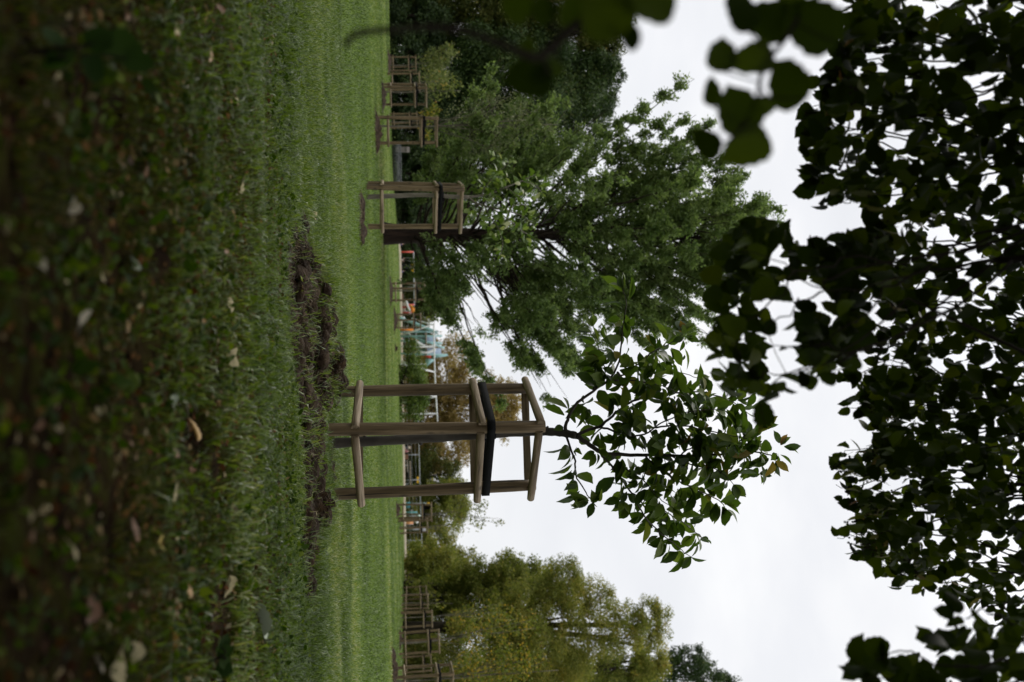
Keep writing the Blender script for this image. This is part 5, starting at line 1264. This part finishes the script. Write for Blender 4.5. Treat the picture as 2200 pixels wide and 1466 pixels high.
for (X, Y, L, mt, lab) in [
 (403, 610, 46, 'fl_cream', 'clean bright cream leaf in the shaded turf before the left end of the furrow'),
 (140, 697, 54, 'fl_white', 'large whitish oval fallen leaf in the dark turf nearest the middle of the bottom edge'),
 (35, 568, 36, 'fl_white', 'blurred whitish fallen leaf closest to the bottom edge of the view'),
 (487, 653, 32, 'fl_cream', 'small curled cream leaf between the bright cream leaf and the furrow'),
 (474, 770, 38, 'fl_cream', 'squarish cream leaf lying below the widest part of the furrow'),
 (128, 445, 34, 'fl_white', 'pale blurred leaf, low in the view left of the large whitish oval one'),
 (433, 78, 44, 'fl_grey', 'grey green upturned leaf near the left edge of the turf'),
 (428, 30, 40, 'fl_ochre', 'ochre fallen leaf beside the left edge above the grey green one'),
 (362, 62, 34, 'fl_cream', 'small cream leaf below the grey green one at the left edge'),
 (436, 118, 36, 'fl_ochre', 'amber leaf just right of the grey green one at the left edge'),
 (270, 346, 40, 'fl_pink', 'pinkish grey leaf standing out in the dark turf on the left'),
 (300, 368, 44, 'fl_brown', 'tan brown crumpled leaf touching the pinkish grey one'),
 (502, 400, 34, 'fl_cream', 'small cream leaf in the bright grass left of the furrow'),
 (350, 455, 42, 'fl_cream', 'dull cream leaf in mid turf between the pinkish grey leaf and the bright cream one'),
 (275, 562, 32, 'fl_grey', 'grey wet leaf in dark turf below the bright cream one'),
 (490, 200, 36, 'fl_cream', 'cream crumpled leaf in the grass at far left'),
 (420, 920, 46, 'fl_ochre', 'long orange brown leaf beside the worn earth patch in front of the nearest guard'),
 (380, 800, 44, 'fl_brown', 'twisted brown leaf in mid turf right of the squarish cream one'),
 (366, 862, 34, 'fl_grey', 'small bluish grey leaf left of the long orange brown one'),
 (215, 1418, 74, 'fl_cream', 'largest cream fallen leaf, crumpled, at the lower right of the turf'),
 (178, 1425, 60, 'fl_white', 'whitish curled leaf touching the largest cream one'),
 (256, 1402, 46, 'fl_cream', 'narrow cream leaf above the largest cream one'),
 (546, 1328, 70, 'fl_grey', 'silvery ribbed leaf standing up at the edge of the lit grass on the right'),
 (112, 1180, 58, 'fl_cream', 'curved cream leaf in the darkest turf on the right'),
 (368, 1062, 42, 'fl_cream', 'curled tan edged cream leaf in the shade right of the nearest guard'),
 (330, 1168, 34, 'fl_yel', 'small dull yellow leaf in the middle of the right hand turf'),
 (372, 1362, 52, 'fl_ochre', 'thin curved orange leaf under the silvery ribbed one'),
 (400, 1266, 30, 'fl_ochre', 'small orange leaf between two dark patches on the right'),
 (150, 1310, 50, 'fl_brown', 'dark red brown leaf left of the whitish curled one'),
 (275, 1128, 34, 'fl_brown', 'small red brown leaf on the right side of the dark turf'),
 (493, 1262, 40, 'fl_cream', 'tan straw coloured leaf on the bare patch at right'),
 (638, 628, 24, 'fl_yel', 'yellow leaf lying on the bare soil in the left part of the furrow'),
 (649, 574, 22, 'fl_lemon', 'pale yellow green strip of leaf at the left tip of the furrow'),
 (640, 603, 22, 'fl_lemon', 'bright green round leaf on the soil at the left tip of the furrow'),
 (701, 1184, 28, 'fl_lemon', 'bright yellow green leaf in the grass right of the nearest guard'),
 (650, 1180, 24, 'fl_lemon', 'light green leaf on the furrow near its right end'),
 (670, 1024, 26, 'fl_ochre', 'amber leaf standing on the furrow between the front and right stakes'),
 (676, 1096, 28, 'fl_cream', 'tan cream leaf on the furrow at the foot of the right stake'),
 (690, 1042, 12, 'fl_cream', 'tiny cream leaf right at the base of the right stake'),
 (592, 625, 24, 'fl_brown', 'small red brown leaf in the grass below the left part of the furrow'),
 (575, 722, 26, 'fl_brown', 'small rust leaf in the grass just below the widest part of the furrow'),
 (676, 352, 18, 'fl_grey', 'small whitish leaf alone in the lit grass on the left'),
 (664, 462, 20, 'fl_cream', 'small cream leaf in the lit grass below the second nearest guard'),
 (575, 1018, 24, 'fl_cream', 'small cream leaf in the grass below the right stake'),
 (470, 1100, 30, 'fl_cream', 'faded straw leaf in the grass right of the worn earth patch')]:
    fallen(X, Y, L, mt, lab, rl, tpl=CHERRY if rl.random() < .3 else LIME)
SM = {'fl_brown': 'small brown dead leaf, one of many alike in the shaded turf', 'fl_cream': 'small cream dead leaf, one of many alike in the shaded turf', 'fl_ochre': 'small orange dead leaf, one of many alike in the shaded turf'}
for i in range(64):
    X = rl.uniform(20, 520); Y = rl.uniform(-20, 1480); mt = rl.choice(['fl_brown', 'fl_brown', 'fl_cream', 'fl_ochre'])
    fallen(X, Y, rl.uniform(12, 26), mt, SM[mt], rl, tpl=CHERRY if rl.random() < .5 else LIME, group='small ' + {'fl_brown': 'brown', 'fl_cream': 'cream', 'fl_ochre': 'orange'}[mt] + ' dead leaves in the shaded turf')

# thin dead twig in the grass beyond the furrow
mb = MB(); Q = np.array([ground_at(696, 722), ground_at(712, 748), ground_at(718, 758), ground_at(728, 770), ground_at(733, 778), ground_at(729, 776)]) + np.array([0, 0, .05])
Q[0][2] -= .03; Q[2][2] += .02; V, F = tube_arrays(Q, [.007, .006, .006, .005, .004, .002], 6); mb.add(V, F)
tag(mb.build('dead_twig', M['barkdark'], None, True), 'thin dark crooked twig sticking out of the grass beyond the furrow', 'twig')

M['lf_weed'] = leaf_mat('dark_weed_leaf', [(0, (.012, .030, .004)), (1, (.030, .062, .006))], .25, .65, .08)
def broad_plant(X, Y, leaves, label):
    g = ground_at(X, Y); root = empty('broadleaf_weed', g); tag(root, label, 'plant'); mb = MB(); lm = MB(); PP = []; AA = []; NN = []; SS = []
    for (x, y, L, ang, dd) in leaves:
        a = math.cos(R(ang)) * EU + math.sin(R(ang)) * EH; c = at(x, y, g[1] + dd); c[2] = max(c[2], g[2] + .03); Lm = L * g[1] / FPX; c = c - a * Lm * .5
        PP.append(c - g); AA.append(a + Fw * .25); NN.append(-Fw * .6 + Uw * .8); SS.append(Lm)
        V, F = tube_arrays(spline(np.array([(0, 0, -.02), (c - g) * .5 + np.array([0, 0, .02]), c - g]), 4), .0018, 5); mb.add(V, F)
    mb.build('stems', M['barkdark'], root); put_leaves(lm, LIME, np.array(PP), np.array(AA), np.array(NN), np.array(SS), rl.random(len(PP))); lm.build('leaves', M['lf_weed'], root)
broad_plant(60, 110, [(105, 125, 75, 250, 0), (270, 105, 85, 60, .05), (215, 80, 60, 130, .03), (200, 150, 55, 20, 0), (300, 130, 60, 80, .05), (40, 70, 50, 200, 0), (35, 130, 40, 300, 0)], 'low weed with broad dark blurred leaves in the near left corner of the turf')
broad_plant(460, 1420, [(480, 1400, 34, 100, 0), (470, 1440, 36, 60, 0), (450, 1380, 30, 150, 0), (425, 1430, 30, 20, 0)], 'low broad leaved weed on the bare patch at the right edge')


# ------------------------------------------------------------------ light, sky, camera
def world():
    w = bpy.data.worlds.new('World'); sc.world = w; w.use_nodes = True; nt = w.node_tree
    bg = nt.nodes['Background']
    sk = nt.nodes.new('ShaderNodeTexSky'); sk.sky_type = 'NISHITA'; sk.sun_disc = False
    sk.sun_elevation = R(48); sk.sun_rotation = R(-25)
    tc = nt.nodes.new('ShaderNodeTexCoord'); mp = nt.nodes.new('ShaderNodeMapping'); mp.inputs['Scale'].default_value = (1.0, 1.0, 2.2)
    nt.links.new(tc.outputs['Generated'], mp.inputs[0])
    n = nt.nodes.new('ShaderNodeTexNoise'); n.inputs['Scale'].default_value = 2.6; n.inputs['Detail'].default_value = 5; n.inputs['Roughness'].default_value = .5
    nt.links.new(mp.outputs[0], n.inputs['Vector'])
    r = ramp_node(nt, [(.3, (8.3, 8.45, 8.85)), (.5, (9.2, 9.3, 9.6)), (.62, (10.2, 10.22, 10.3))]); nt.links.new(n.outputs['Fac'], r.inputs[0])
    sp = nt.nodes.new('ShaderNodeSeparateXYZ'); nt.links.new(tc.outputs['Generated'], sp.inputs[0])
    mr = nt.nodes.new('ShaderNodeMapRange'); mr.inputs['From Min'].default_value = .45; mr.inputs['From Max'].default_value = 1; mr.inputs['To Min'].default_value = 1; mr.inputs['To Max'].default_value = 2.2
    nt.links.new(sp.outputs['Z'], mr.inputs['Value'])
    vm = nt.nodes.new('ShaderNodeVectorMath'); vm.operation = 'SCALE'; nt.links.new(r.outputs[0], vm.inputs[0]); nt.links.new(mr.outputs[0], vm.inputs['Scale'])
    mx = nt.nodes.new('ShaderNodeMix'); mx.data_type = 'RGBA'; mx.inputs[0].default_value = .95
    nt.links.new(sk.outputs[0], mx.inputs[6]); nt.links.new(vm.outputs[0], mx.inputs[7]); nt.links.new(mx.outputs[2], bg.inputs['Color'])
    bg.inputs['Strength'].default_value = .1
world()
sun = bpy.data.lights.new('sun', 'SUN'); so = bpy.data.objects.new('sun', sun); COL.objects.link(so)
sun.energy = 1.4; sun.angle = R(18); sun.color = (1, .95, .87)
az, el = R(-25), R(48)
sd = Vector((math.sin(az) * math.cos(el), math.cos(az) * math.cos(el), math.sin(el)))
so.rotation_euler = sd.to_track_quat('Z', 'Y').to_euler()

cam = bpy.data.cameras.new('camera'); co = bpy.data.objects.new('camera', cam); COL.objects.link(co)
cam.sensor_width = 36; cam.lens = 36 * FPX / 2200; cam.clip_start = .05; cam.clip_end = 3000
cam.dof.use_dof = True; cam.dof.focus_distance = 7.0; cam.dof.aperture_fstop = 2.3
m = Matrix((Vector(EH), Vector(-EU), Vector(-Fw))).transposed().to_4x4(); m.translation = Vector(camP)
co.matrix_world = m
sc.camera = co
sc.view_settings.view_transform = 'Standard'; sc.view_settings.look = 'None'; sc.view_settings.exposure = 0; sc.view_settings.gamma = 1
sc.cycles.use_denoising = True
sc.cycles.max_bounces = 6; sc.cycles.diffuse_bounces = 3; sc.cycles.transmission_bounces = 3; sc.cycles.glossy_bounces = 2
